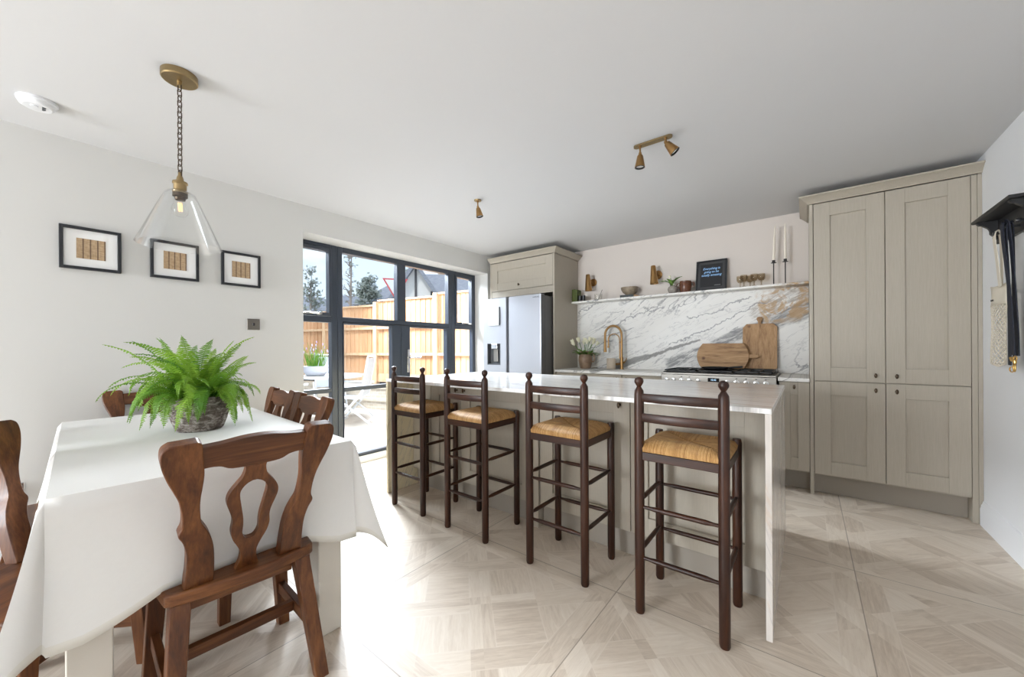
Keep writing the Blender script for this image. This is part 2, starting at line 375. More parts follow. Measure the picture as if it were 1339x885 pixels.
def marble_wall():
    t = NT('calacatta_slab'); g = t.n('ShaderNodeNewGeometry').outputs['Position']
    s = t.sep(g); x, z = s[0], s[2]
    wv = t.math('SUBTRACT', t.noise(g, 3.0, 5, 0.6), 0.5); wv2 = t.math('SUBTRACT', t.noise(g, 11.0, 4, 0.65), 0.5)
    ca, sa = math.cos(27 * D2R), math.sin(27 * D2R)
    al = t.math('ADD', t.math('MULTIPLY', x, ca), t.math('MULTIPLY', z, sa))
    ac = t.math('SUBTRACT', t.math('MULTIPLY', z, ca), t.math('MULTIPLY', x, sa))
    vv = t.comb(t.math('MULTIPLY', al, 0.75), t.math('MULTIPLY', ac, 3.0), 0.0)
    l1 = lines_of(t, vv, 1.6, 0.016, 7, 0.9)
    l2 = lines_of(t, t.mapping(vv, loc=(7.3, 2.1, 0)), 2.6, 0.012, 7, 1.2)
    msk = t.ramp(t.noise(vv, 1.1, 2), [(0.42, 0.0), (0.6, 1.0)])
    base = t.ramp(t.noise(vv, 1.4, 4), [(0.3, (0.77, 0.755, 0.72)), (0.7, (0.85, 0.84, 0.81))])
    c = t.mix(t.math('MULTIPLY', t.math('MULTIPLY', l1, msk), 0.85), base, (0.18, 0.18, 0.19))
    c = t.mix(t.math('MULTIPLY', l2, 0.5), c, (0.34, 0.34, 0.35))
    # vein along a curve z = f(x): soft masks
    def band(x0, z0, x1, z1, w0, w1, wob):
        L = math.hypot(x1 - x0, z1 - z0); ux, uz = (x1 - x0) / L, (z1 - z0) / L
        dx = t.math('SUBTRACT', x, x0); dz = t.math('SUBTRACT', z, z0)
        a = t.math('DIVIDE', t.math('ADD', t.math('MULTIPLY', dx, ux), t.math('MULTIPLY', dz, uz)), L)
        d = t.math('ABSOLUTE', t.math('ADD', t.math('SUBTRACT', t.math('MULTIPLY', dz, ux), t.math('MULTIPLY', dx, uz)), t.math('ADD', t.math('MULTIPLY', wv, wob), t.math('MULTIPLY', wv2, wob * 0.6))))
        ac_ = t.math('MINIMUM', t.math('MAXIMUM', a, 0.0), 1.0)
        wd = t.math('ADD', w0, t.math('MULTIPLY', ac_, w1 - w0))
        m = t.math('SUBTRACT', 1.0, t.math('DIVIDE', d, wd), clamp=True)
        i = t.math('MULTIPLY', t.math('SUBTRACT', 1.0, t.math('MULTIPLY', t.math('ABSOLUTE', t.math('SUBTRACT', a, 0.5)), 2.0)), 6.0, clamp=True)
        return t.math('MULTIPLY', t.math('MULTIPLY', m, i), 3.0, clamp=True)
    fine = t.ramp(t.noise(t.comb(t.math('MULTIPLY', al, 3.0), t.math('MULTIPLY', ac, 16.0), 0.0), 1.6, 5, 0.7, 0.8), [(0.42, 0.0), (0.56, 1.0)])
    grey = (0.19, 0.19, 0.195)
    m = band(-1.85, 0.90, -1.36, 1.06, 0.05, 0.03, 0.06); c = t.mix(t.math('MULTIPLY', m, 0.8), c, (0.20, 0.195, 0.19))
    m = band(-1.40, 1.05, -0.86, 1.24, 0.024, 0.012, 0.10); c = t.mix(t.math('MULTIPLY', m, 0.85), c, (0.22, 0.21, 0.20))
    m = band(-1.22, 0.96, -0.72, 1.14, 0.06, 0.09, 0.10); c = t.mix(t.math('MULTIPLY', t.math('MULTIPLY', m, fine), 0.85), c, grey)
    m = band(-0.80, 1.14, 0.10, 1.52, 0.05, 0.10, 0.10); c = t.mix(t.math('MULTIPLY', t.math('MULTIPLY', m, t.math('ADD', t.math('MULTIPLY', fine, 0.6), 0.4)), 0.9), c, grey)
    m = band(-0.42, 1.42, 0.12, 1.78, 0.09, 0.15, 0.12); c = t.mix(t.math('MULTIPLY', t.math('MULTIPLY', m, fine), 0.8), c, (0.36, 0.31, 0.26))
    gold = t.ramp(t.noise(g, 7.0, 5, 0.65, 0.6), [(0.47, 0.0), (0.55, 1.0)])
    m = band(-0.36, 1.50, 0.12, 1.62, 0.17, 0.24, 0.12); c = t.mix(t.math('MULTIPLY', t.math('MULTIPLY', m, gold), 0.75), c, (0.46, 0.275, 0.105))
    for (a, b, c2, d2) in ((-2.28, 1.60, -1.80, 1.76), (-2.05, 1.34, -1.2, 1.60), (-1.0, 1.45, -0.4, 1.62), (-1.2, 1.16, -0.25, 1.60), (-1.95, 1.26, -1.55, 1.36), (-2.2, 1.05, -1.8, 1.25)):
        m = band(a, b, c2, d2, 0.006, 0.008, 0.16); c = t.mix(t.math('MULTIPLY', m, 0.75), c, (0.24, 0.24, 0.25))
    return t.pbr(c, 0.42, spec=0.3)
MAT['marble_wall'] = marble_wall()

def marble_island(name, kind):
    t = NT(name); g = t.n('ShaderNodeNewGeometry').outputs['Position']
    s = t.sep(g)
    if kind == 'top': u, v = s[0], t.math('ADD', s[1], t.math('MULTIPLY', s[0], 0.10))
    elif kind == 'end': u, v = s[2], t.math('ADD', s[1], t.math('MULTIPLY', t.math('ADD', s[2], t.math('MULTIPLY', s[0], 3.0)), -0.35))
    else: u, v = t.math('ADD', s[2], 0.0), t.math('ADD', t.math('ADD', s[1], s[0]), t.math('MULTIPLY', s[2], -0.45))
    vv = t.comb(t.math('MULTIPLY', u, 0.55), t.math('MULTIPLY', v, 4.2), 0.0)
    base = t.ramp(t.noise(vv, 1.2, 4), [(0.3, (0.80, 0.785, 0.755)), (0.7, (0.87, 0.865, 0.85))])
    if kind == 'end': base = t.ramp(t.noise(vv, 1.2, 4), [(0.3, (0.47, 0.425, 0.38)), (0.7, (0.60, 0.56, 0.52))])  # end base darkened in colour to hold down the light on that face
    if kind == 'gold': base = t.ramp(t.noise(vv, 1.2, 4), [(0.3, (0.78, 0.69, 0.47)), (0.7, (0.86, 0.79, 0.60))])
    l1 = lines_of(t, vv, 1.8, 0.012, 7, 0.8); l2 = lines_of(t, t.mapping(vv, loc=(3.3, 9.1, 0)), 2.8, 0.012, 7, 1.0)
    mk = t.ramp(t.noise(t.mapping(vv, loc=(1, 5, 0)), 0.9, 2), [(0.44, 0.0), (0.58, 1.0)])
    c = t.mix(t.math('MULTIPLY', l1, 0.42), base, (0.26, 0.26, 0.28))
    c = t.mix(t.math('MULTIPLY', l2, 0.25), c, (0.45, 0.45, 0.46))
    warm = t.math('MULTIPLY', t.math('MULTIPLY', lines_of(t, t.mapping(vv, loc=(13.3, 4.1, 0)), 1.5, 0.028, 6, 0.8), mk), 0.4)
    if kind != 'gold':
        near = t.ramp(t.math('ADD', s[0], 1.0), [(0.0, 0.0), (0.6, 1.0)])
        c = t.mix(t.math('MULTIPLY', warm, near), c, (0.50, 0.31, 0.15))
    return t.pbr(c, 0.15, spec=0.28)
MAT['marble_top'] = marble_island('streaked_marble', 'top')
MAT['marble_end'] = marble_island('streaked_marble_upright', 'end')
MAT['marble_gold'] = marble_island('cream_gold_marble', 'gold')

def steel(name, col, rough, axis):
    t = NT(name); v = t.coord('Object')
    n = t.noise(t.mapping(v, {'x': (1, 300, 300), 'z': (300, 300, 1)}[axis]), 1.0, 3)
    c = t.mix(n, tuple(q * 0.93 for q in col), col)
    return t.pbr(c, rough, 1.0, normal=t.bump(n, 0.03, 0.001))
MAT['fridge'] = NT('brushed_silver_door').pbr((0.50, 0.515, 0.56), 0.36, 0.6)
MAT['fridge_side'] = simple('grey_fridge_side', (0.10, 0.10, 0.098), 0.45)
MAT['steel'] = steel('range_steel', (0.34, 0.32, 0.29), 0.38, 'x')

def stoneware(name, a, b, rough=0.45, scale=18):
    t = NT(name); v = t.coord('Object')
    n = t.noise(v, scale, 4, 0.6); z = t.sep(v)[2]
    c = t.mix(t.ramp(n, [(0.35, 0.0), (0.65, 1.0)]), a, b)
    return t.pbr(c, rough, normal=t.bump(n, 0.1, 0.003), spec=0.5)
MAT['jug'] = stoneware('brown_stoneware', (0.20, 0.125, 0.075), (0.30, 0.205, 0.135), 0.4)
MAT['crock'] = stoneware('rust_glazed_crock', (0.085, 0.028, 0.014), (0.16, 0.06, 0.03), 0.25)
MAT['canister'] = stoneware('oat_stoneware', (0.55, 0.46, 0.36), (0.62, 0.53, 0.42), 0.55)
MAT['bowl'] = stoneware('speckled_bowl', (0.20, 0.155, 0.105), (0.29, 0.235, 0.17), 0.25, 30)
MAT['vase'] = stoneware('grey_stoneware', (0.24, 0.215, 0.185), (0.33, 0.30, 0.265), 0.6, 40)

def pot_mat():
    t = NT('weathered_stone_pot'); v = t.coord('Object')
    n = t.noise(t.mapping(v, (1, 1, 2.2)), 34, 6, 0.75, 0.6); n2 = t.noise(v, 9, 3)
    f = t.math('ADD', t.math('MULTIPLY', n, 0.75), t.math('MULTIPLY', n2, 0.25))
    c = t.ramp(f, [(0.36, (0.035, 0.028, 0.024)), (0.5, (0.17, 0.135, 0.115)), (0.58, (0.42, 0.38, 0.345)), (0.7, (0.58, 0.55, 0.52))])
    return t.pbr(c, 0.9, normal=t.bump(n, 0.8, 0.01), spec=0.2)
MAT['pot'] = pot_mat()
MAT['soil'] = simple('dark_soil', (0.03, 0.02, 0.013), 0.95)

def leaf_mat(name, a, b, scale=9, trans=0.35):
    t = NT(name); v = t.coord('Object')
    n = t.noise(v, scale, 2)
    oi = t.n('ShaderNodeObjectInfo')
    f = t.math('ADD', t.math('MULTIPLY', n, 0.6), t.math('MULTIPLY', oi.outputs['Random'], 0.4))
    c = t.mix(t.ramp(f, [(0.25, 0.0), (0.75, 1.0)]), a, b)
    d = t.n('ShaderNodeBsdfPrincipled'); t.put(d.inputs['Base Color'], c); d.inputs['Roughness'].default_value = 0.5
    tl = t.n('ShaderNodeBsdfTranslucent'); t.put(tl.inputs['Color'], c)
    mx = t.n('ShaderNodeMixShader'); mx.inputs[0].default_value = trans
    t.t.links.new(d.outputs[0], mx.inputs[1]); t.t.links.new(tl.outputs[0], mx.inputs[2]); t.t.links.new(mx.outputs[0], t.out.inputs[0])
    return t.m
MAT['fern'] = leaf_mat('fern_leaf', (0.085, 0.24, 0.014), (0.30, 0.50, 0.05))
MAT['tulip_leaf'] = leaf_mat('tulip_leaf', (0.09, 0.22, 0.03), (0.2, 0.36, 0.07))
MAT['hazy_tree_leaf'] = leaf_mat('hazy_tree_leaf', (0.42, 0.46, 0.43), (0.58, 0.62, 0.56))  # leaves paled towards grey, distant haze painted into their colour
MAT['twig'] = simple('bare_twig', (0.36, 0.31, 0.27), 0.9)
MAT['bark'] = simple('tree_bark', (0.30, 0.25, 0.21), 0.9)

def stripes_mat():
    t = NT('woven_reed_artwork'); v = t.coord('Object'); s = t.sep(v)
    b = t.math('MULTIPLY', t.math('ADD', s[1], 0.058), 4 / 0.116)
    fb = t.math('FRACT', b)
    band = t.math('GREATER_THAN', fb, 0.80)
    n = t.noise(t.mapping(v, (20, 40, 260)), 1.0, 3); n2 = t.noise(t.mapping(v, (20, 300, 30)), 1.0, 3)
    f = t.math('ADD', t.math('MULTIPLY', n, 0.6), t.math('MULTIPLY', n2, 0.4))
    c = t.ramp(f, [(0.3, (0.30, 0.19, 0.10)), (0.6, (0.52, 0.38, 0.24))])
    c = t.mix(t.math('MULTIPLY', band, 0.8), c, (0.10, 0.055, 0.035))
    return t.pbr(c, 0.85, normal=t.bump(f, 0.3, 0.002))
MAT['reed'] = stripes_mat()

def patio_mat():
    t = NT('porcelain_patio'); g = t.n('ShaderNodeNewGeometry').outputs['Position']; s = t.sep(g)
    fx = t.math('FRACT', t.math('DIVIDE', s[0], 0.9)); fy = t.math('FRACT', t.math('DIVIDE', s[1], 0.6))
    ln = t.math('MAXIMUM', t.math('LESS_THAN', fx, 0.008), t.math('LESS_THAN', fy, 0.012))
    c = t.ramp(t.noise(g, 4, 4), [(0.3, (0.34, 0.315, 0.28)), (0.7, (0.40, 0.375, 0.335))])
    c = t.mix(t.math('MULTIPLY', ln, 0.5), c, (0.45, 0.42, 0.38))
    return t.pbr(c, 0.7)
MAT['patio'] = patio_mat()

def brick_mat(name, c1, c2, mortar, scale, wv=0.0):
    t = NT(name); v = t.coord('Object'); s = t.sep(v)
    b = t.n('ShaderNodeTexBrick'); t.put(b.inputs['Vector'], t.comb(s[0], s[2], 0.0))
    b.inputs['Color1'].default_value = (*c1, 1); b.inputs['Color2'].default_value = (*c2, 1); b.inputs['Mortar'].default_value = (*mortar, 1)
    b.inputs['Scale'].default_value = scale; b.inputs['Mortar Size'].default_value = 0.012
    return t.pbr(b.outputs['Color'], 0.85, normal=t.bump(b.outputs['Fac'], -0.5, 0.01))
MAT['garden_brick'] = brick_mat('weathered_brick', (0.52, 0.46, 0.38), (0.40, 0.35, 0.29), (0.58, 0.55, 0.50), 4.2)
MAT['slate'] = brick_mat('slate_roof', (0.27, 0.29, 0.34), (0.33, 0.35, 0.40), (0.20, 0.215, 0.25), 3.0)
MAT['render_white'] = simple('white_render', (0.80, 0.79, 0.76), 0.8)
MAT['timber_dark'] = simple('dark_timber', (0.10, 0.095, 0.10), 0.7)
MAT['sign_red'] = simple('sign_red', (0.65, 0.10, 0.10), 0.5)
MAT['sign_white'] = simple('sign_white', (0.80, 0.82, 0.84), 0.5)
MAT['cotton'] = simple('natural_cotton', (0.72, 0.66, 0.55), 0.9)
MAT['navy_web'] = simple('navy_webbing', (0.012, 0.015, 0.028), 0.75)
MAT['gold_clip'] = simple('gold_clip', (0.75, 0.48, 0.16), 0.3, 1.0)
MAT['olive'] = simple('olive_cover', (0.075, 0.10, 0.018), 0.5)
MAT['cream_page'] = simple('page_edges', (0.62, 0.56, 0.42), 0.8)
MAT['book_dark'] = simple('dark_book_cover', (0.022, 0.03, 0.03), 0.5)
MAT['tan'] = simple('tan_cover', (0.42, 0.27, 0.15), 0.7)
MAT['art_black'] = simple('black_print', (0.010, 0.010, 0.012), 0.6)
MAT['mat_charcoal'] = simple('charcoal_mount', (0.055, 0.055, 0.058), 0.8)
MAT['neon'] = simple('neon_blue_lettering', (0.45, 0.72, 0.95), 0.6)
MAT['neon_glow'] = simple('neon_blue_edge', (0.015, 0.09, 0.32), 0.6)
MAT['signature'] = simple('pale_signature', (0.5, 0.5, 0.5), 0.6)
MAT['display'] = simple('clock_display', (0.01, 0.01, 0.012), 0.15)
MAT['display_digit'] = simple('clock_digit', (0.3, 0.5, 0.7), 0.5, emit=(0.5, 0.75, 1.0), emit_s=0.8)
MAT['filament'] = simple('bulb_filament', (0.9, 0.5, 0.15), 0.5, emit=(1.0, 0.55, 0.2), emit_s=1.6)
MAT['dark_mark'] = simple('dark_lettering', (0.03, 0.03, 0.035), 0.6)
MAT['lamp_inside'] = simple('pale_lamp_lens', (0.75, 0.74, 0.72), 0.35)
MAT['whiteboard'] = simple('pale_note_board', (0.74, 0.80, 0.80), 0.35)
MAT['lavender'] = simple('lavender_flower', (0.42, 0.32, 0.48), 0.8)
MAT['planter'] = simple('grey_planter', (0.38, 0.38, 0.42), 0.7)
MAT['garden_glass'] = simple('garden_table_top', (0.62, 0.68, 0.70), 0.2)
MAT['grey_bronze_plate'] = simple('pewter_switch_plate', (0.20, 0.18, 0.155), 0.4, 0.7)

# ------------------------------------------------------------------ mesh helpers
def box(bm, x0, x1, y0, y1, z0, z1, bev=0.0, seg=1, M=None):
    if x0 > x1: x0, x1 = x1, x0
    if y0 > y1: y0, y1 = y1, y0
    if z0 > z1: z0, z1 = z1, z0
    r = bmesh.ops.create_cube(bm, size=1.0)
    vs_ = r['verts']
    for v in vs_:
        v.co = Vector(((x0 + x1) / 2 + v.co.x * (x1 - x0), (y0 + y1) / 2 + v.co.y * (y1 - y0), (z0 + z1) / 2 + v.co.z * (z1 - z0)))
        if M is not None: v.co = M @ v.co
    if bev > 0:
        ed = list({e for v in vs_ for e in v.link_edges})
        bmesh.ops.bevel(bm, geom=ed, offset=bev, segments=seg, affect='EDGES', profile=0.6)

def frames_along(pts, closed=False):
    n = len(pts); tang = []
    for i in range(n):
        a = pts[(i - 1) % n] if (closed or i > 0) else pts[i]
        b = pts[(i + 1) % n] if (closed or i < n - 1) else pts[i]
        d = (b - a)
        tang.append(d.normalized() if d.length > 1e-9 else Vector((0, 0, 1)))
    t0 = tang[0]
    ref = Vector((0, 0, 1)) if abs(t0.z) < 0.9 else Vector((1, 0, 0))
    nrm = (ref - t0 * ref.dot(t0)).normalized()
    out = []
    for i in range(n):
        if i > 0:
            ax = tang[i - 1].cross(tang[i])
            if ax.length > 1e-9:
                nrm = Matrix.Rotation(tang[i - 1].angle(tang[i]), 3, ax.normalized()) @ nrm
        nrm = (nrm - tang[i] * nrm.dot(tang[i])).normalized()
        out.append((tang[i], nrm, tang[i].cross(nrm)))
    return out

def tube(bm, pts, r, n=8, closed=False, flat=1.0, cap=True):
    pts = [Vector(p) for p in pts]
    fr = frames_along(pts, closed)
    rings = []
    for i, (p, (t, a, b)) in enumerate(zip(pts, fr)):
        rr = r[i] if isinstance(r, (list, tuple)) else r
        rings.append([bm.verts.new(p + (a * math.cos(2 * PI * k / n) + b * math.sin(2 * PI * k / n) * flat) * rr) for k in range(n)])
    m = len(rings)
    for i in range(m if closed else m - 1):
        A, B = rings[i], rings[(i + 1) % m]
        for k in range(n):
            bm.faces.new((A[k], A[(k + 1) % n], B[(k + 1) % n], B[k]))
    if cap and not closed:
        bm.faces.new(rings[0][::-1]); bm.faces.new(rings[-1])

def lathe(bm, prof, n=32, c=(0, 0, 0), M=None):
    c = Vector(c); rings = []
    for r, z in prof:
        if r < 1e-6:
            p = Vector((0, 0, z)); p = (M @ p) if M is not None else p
            rings.append([bm.verts.new(p + c)])
        else:
            ring = []
            for k in range(n):
                p = Vector((r * math.cos(2 * PI * k / n), r * math.sin(2 * PI * k / n), z))
                if M is not None: p = M @ p
                ring.append(bm.verts.new(p + c))
            rings.append(ring)
    for A, B in zip(rings[:-1], rings[1:]):
        if len(A) == 1 and len(B) == 1: continue
        for k in range(n):
            if len(A) == 1: bm.faces.new((A[0], B[(k + 1) % n], B[k]))
            elif len(B) == 1: bm.faces.new((A[k], A[(k + 1) % n], B[0]))
            else: bm.faces.new((A[k], A[(k + 1) % n], B[(k + 1) % n], B[k]))
    if len(rings[0]) > 1 and prof[0] != prof[-1]: bm.faces.new(rings[0][::-1])
    if len(rings[-1]) > 1 and prof[0] != prof[-1]: bm.faces.new(rings[-1])

def prism(bm, outline, t0, t1, M=None):
    M = M or Matrix.Identity(4)
    A = [bm.verts.new(M @ Vector((u, v, t0))) for u, v in outline]
    B = [bm.verts.new(M @ Vector((u, v, t1))) for u, v in outline]
    n = len(A)
    bm.faces.new(A[::-1]); bm.faces.new(B)
    for k in range(n): bm.faces.new((A[k], A[(k + 1) % n], B[(k + 1) % n], B[k]))

def ringprism(bm, outer, inner, t0, t1, M=None):
    M = M or Matrix.Identity(4); n = len(outer)
    V = [[bm.verts.new(M @ Vector((u, v, t))) for u, v in L] for t in (t0, t1) for L in (outer, inner)]
    oA, iA, oB, iB = V
    for k in range(n):
        j = (k + 1) % n
        bm.faces.new((oA[k], iA[k], iA[j], oA[j])); bm.faces.new((oB[k], oB[j], iB[j], iB[k]))
        bm.faces.new((oA[k], oA[j], oB[j], oB[k])); bm.faces.new((iA[k], iB[k], iB[j], iA[j]))

def catmull(pts, per=6, closed=False):
    n = len(pts); out = []
    rng = range(n) if closed else range(n - 1)
    for i in rng:
        g = (lambda k: pts[k % n]) if closed else (lambda k: pts[min(max(k, 0), n - 1)])
        p0, p1, p2, p3 = (Vector(g(i + k)) for k in (-1, 0, 1, 2))
        for s in range(per):
            t = s / per
            out.append(0.5 * ((2 * p1) + (p2 - p0) * t + (2 * p0 - 5 * p1 + 4 * p2 - p3) * t * t + (3 * p1 - p0 - 3 * p2 + p3) * t ** 3))
    if not closed: out.append(Vector(pts[-1]))
    return [tuple(p) for p in out]

def sweep_plan(bm, path, prof, zbase=0.0):
    """closed profile [(out, z)] swept along a plan path [(x, y)], 'out' to the right of travel, mitred"""
    n = len(path); rings = []
    for i in range(n):
        p = Vector(path[i])
        ns = []
        if i > 0: d = (Vector(path[i]) - Vector(path[i - 1])).normalized(); ns.append(Vector((d.y, -d.x)))
        if i < n - 1: d = (Vector(path[i + 1]) - Vector(path[i])).normalized(); ns.append(Vector((d.y, -d.x)))
        if len(ns) == 2:
            m = (ns[0] + ns[1]).normalized(); m = m / max(0.2, m.dot(ns[0]))
        else: m = ns[0]
        rings.append([bm.verts.new(Vector((p.x + m.x * o, p.y + m.y * o, zbase + z))) for o, z in prof])
    k = len(prof)
    for A, B in zip(rings[:-1], rings[1:]):
        for j in range(k): bm.faces.new((A[j], A[(j + 1) % k], B[(j + 1) % k], B[j]))
    bm.faces.new(rings[0][::-1]); bm.faces.new(rings[-1])

def obj(name, bm, mat, parent=None, smooth=None, label=None, bevel=0.0, kind=None):
    bmesh.ops.recalc_face_normals(bm, faces=bm.faces)
    me = bpy.data.meshes.new(name); bm.to_mesh(me); bm.free()
    o = bpy.data.objects.new(name, me); COL.objects.link(o)
    for m in (mat if isinstance(mat, list) else [mat]): me.materials.append(MAT[m] if isinstance(m, str) else m)
    if smooth is not None:
        me.shade_smooth(); me.set_sharp_from_angle(angle=smooth * D2R)
    if bevel:
        b = o.modifiers.new('edge', 'BEVEL'); b.width = bevel; b.segments = 2; b.limit_method = 'ANGLE'; b.angle_limit = 50 * D2R
    if parent is not None: o.parent = parent
    if label: o['label'] = label
    if kind: o['kind'] = kind
    return o

def tag(o, label, cat, group=None):
    o['label'] = label; o['category'] = cat
    if group: o['group'] = group
    return o

def thing(name, label, cat, loc=(0, 0, 0), rz=0.0, group=None):
    o = bpy.data.objects.new(name, None); COL.objects.link(o)
    o.empty_display_size = 0.1; o.location = loc; o.rotation_euler = (0, 0, rz)
    return tag(o, label, cat, group)

def struct_root(name, loc=(0, 0, 0)):
    o = bpy.data.objects.new(name, None); COL.objects.link(o); o.location = loc; o['kind'] = 'structure'
    return o

def dup(root, loc, rz, label=None, group=None):
    r = root.copy(); COL.objects.link(r); r.location = loc; r.rotation_euler = (root.rotation_euler[0], root.rotation_euler[1], rz)
    if label: r['label'] = label
    if group: r['group'] = group
    for ch in list(root.children):
        c = ch.copy(); COL.objects.link(c); c.parent = r
        for g in list(ch.children):
            d = g.copy(); COL.objects.link(d); d.parent = c
    return r

def NB(): return bmesh.new()

def text_mesh(name, body, size, mat, M, parent, extrude=0.0004, shear=0.0, spacing=1.0, offset=0.0, align='CENTER'):
    cu = bpy.data.curves.new(name, 'FONT'); cu.body = body; cu.size = size; cu.extrude = extrude; cu.shear = shear
    cu.space_character = spacing; cu.offset = offset; cu.align_x = align; cu.align_y = 'CENTER'; cu.resolution_u = 3
    tmp = bpy.data.objects.new(name + '_tmp', cu); COL.objects.link(tmp)
    dg = bpy.context.evaluated_depsgraph_get()
    me = bpy.data.meshes.new_from_object(tmp.evaluated_get(dg))
    bpy.data.objects.remove(tmp)
    me.name = name; me.transform(M); me.materials.clear(); me.materials.append(MAT[mat])
    o = bpy.data.objects.new(name, me); COL.objects.link(o); o.parent = parent
    return o

# plane maps: (u, v, w) -> local
M_XZ = Matrix(((1, 0, 0, 0), (0, 0, -1, 0), (0, 1, 0, 0), (0, 0, 0, 1)))      # u->x, v->z, w->-y (towards viewer on a wall facing -y)
M_YZ = Matrix(((0, 0, 1, 0), (1, 0, 0, 0), (0, 1, 0, 0), (0, 0, 0, 1)))       # u->y, v->z, w->x

# ------------------------------------------------------------------ room
XA, XC, YB, ZC = -3.332, 0.893, 4.31, 2.362
YR = -6.0            # rear wall behind the camera
XW0, XW1 = -3.66, -3.332
OY0, OY1, OZ1 = 1.44, 3.774, 2.137

b = NB(); box(b, XW0, XC + 0.2, YR - 0.2, YB + 0.2, -0.10, 0.0); obj('floor', b, 'floor', kind='structure')
b = NB(); box(b, XW0, XC + 0.2, YR - 0.2, YB + 0.2, ZC, ZC + 0.2); obj('ceiling', b, 'ceiling', kind='structure')
b = NB()
box(b, XW0, XW1, YR - 0.2, OY0, 0, ZC); box(b, XW0, XW1, OY1, YB + 0.2, 0, ZC); box(b, XW0, XW1, OY0, OY1, OZ1, ZC)
obj('wall_left', b, 'wall', kind='structure')
b = NB(); box(b, XW1, XC + 0.2, YB, YB + 0.2, 0, ZC); obj('wall_back', b, 'wall_back', kind='structure')
b = NB(); box(b, XC, XC + 0.2, YR, YB, 0, ZC); obj('wall_right', b, 'wall_right', kind='structure')
b = NB(); box(b, XW1, XC + 0.2, YR - 0.2, YR, 0, ZC); obj('wall_rear', b, 'wall', kind='structure')

skirt = [(0, 0), (0.018, 0), (0.018, 0.105), (0.014, 0.118), (0.014, 0.126), (0.008, 0.14), (0.006, 0.152), (0, 0.156)]
b = NB(); sweep_plan(b, [(XC, 3.755), (XC, YR)], skirt); obj('baseboard_right', b, 'trim', kind='structure', smooth=30)
b = NB(); sweep_plan(b, [(XA, YR), (XA, OY0)], skirt); obj('baseboard_left', b, 'trim', kind='structure', smooth=30)

# ------------------------------------------------------------------ garden window wall (frames in the reveal)
XF0, XF1 = -3.63, -3.56
ZT = 0.066
b = NB(); box(b, XW0, -3.545, OY0, OY1, 0.0, ZT); obj('trim_1', b, 'trim', kind='structure')

def bars(bm, lst, x0=XF0, x1=XF1, bev=0.004):
    for y0, y1, z0, z1 in lst: box(bm, x0, x1, y0, y1, z0, z1, bev)
def pane(parent, y0, y1, z0, z1):
    q = NB(); box(q, -3.602, -3.596, y0 + 0.001, y1 - 0.001, z0 + 0.001, z1 - 0.001)
    return obj('glass_pane', q, 'glass', parent)

w1 = struct_root('window_1')
b = NB(); bars(b, [(1.44, 1.50, ZT, OZ1), (1.795, 1.853, ZT, OZ1), (1.50, 1.795, 2.10, OZ1), (1.50, 1.795, 1.40, 1.455), (1.50, 1.795, 0.735, 0.776), (1.50, 1.795, ZT, 0.10)])
obj('window_frame', b, 'alu', w1)
b = NB(); bars(b, [(1.503, 1.53, 1.458, 2.097), (1.765, 1.792, 1.458, 2.097), (1.53, 1.765, 2.065, 2.097), (1.53, 1.765, 1.458, 1.492)], -3.61, -3.545, 0.003)
obj('window_sash', b, 'alu', w1)
b = NB(); tube(b, [(-3.54, 1.53, 1.476), (-3.525, 1.56, 1.478), (-3.525, 1.66, 1.478)], 0.008, 8); box(b, -3.545, -3.52, 1.64, 1.69, 1.466, 1.488, 0.003)
obj('window_handle', b, 'chrome', w1, smooth=40)
for z0, z1, y0, y1 in ((1.492, 2.065, 1.53, 1.765), (0.776, 1.40, 1.50, 1.795), (0.10, 0.735, 1.50, 1.795)): pane(w1, y0, y1, z0, z1)

d1 = struct_root('door_1')
b = NB(); bars(b, [(1.855, 1.905, ZT, OZ1), (3.285, 3.335, ZT, OZ1), (1.905, 3.285, 2.085, OZ1), (2.53, 2.64, 1.459, 2.085), (1.905, 3.285, 1.41, 1.459), (1.905, 3.285, ZT, 0.072)])
obj('door_frame', b, 'alu', d1)
pane(d1, 1.905, 2.53, 1.459, 2.085); pane(d1, 2.64, 3.285, 1.459, 2.085)
def leaf(y0, y1, meet_right):
    a, c = (y0 + 0.008, y1 - 0.112) if meet_right else (y0 + 0.12, y1 - 0.03)
    q = NB(); bars(q, [(y0, a, 0.075, 1.407), (c, y1, 0.075, 1.407), (a, c, 1.39, 1.407), (a, c, 0.732, 0.772), (a, c, 0.075, 0.098)], -3.625, -3.555, 0.003)
    o = obj('door_leaf', q, 'alu', d1)
    for z0, z1 in ((0.772, 1.39), (0.098, 0.732)):
        g = NB(); box(g, -3.602, -3.596, a, c, z0, z1); obj('glass_pane', g, 'glass', o)
    return o
leaf(1.908, 2.570, True)
lf = leaf(2.573, 3.282, False)
b = NB(); box(b, -3.555, -3.543, 2.648, 2.682, 0.88, 1.14, 0.005, 2)
tube(b, [(-3.545, 2.665, 1.05), (-3.50, 2.665, 1.05), (-3.495, 2.68, 1.05), (-3.495, 2.80, 1.048)], 0.009, 8)
lathe(b, [(0.012, 0), (0.012, 0.008), (0, 0.008)], 12, (-3.545, 2.665, 0.94), Matrix.Rotation(PI / 2, 4, 'Y'))
obj('door_handle', b, 'chrome', lf, smooth=40)

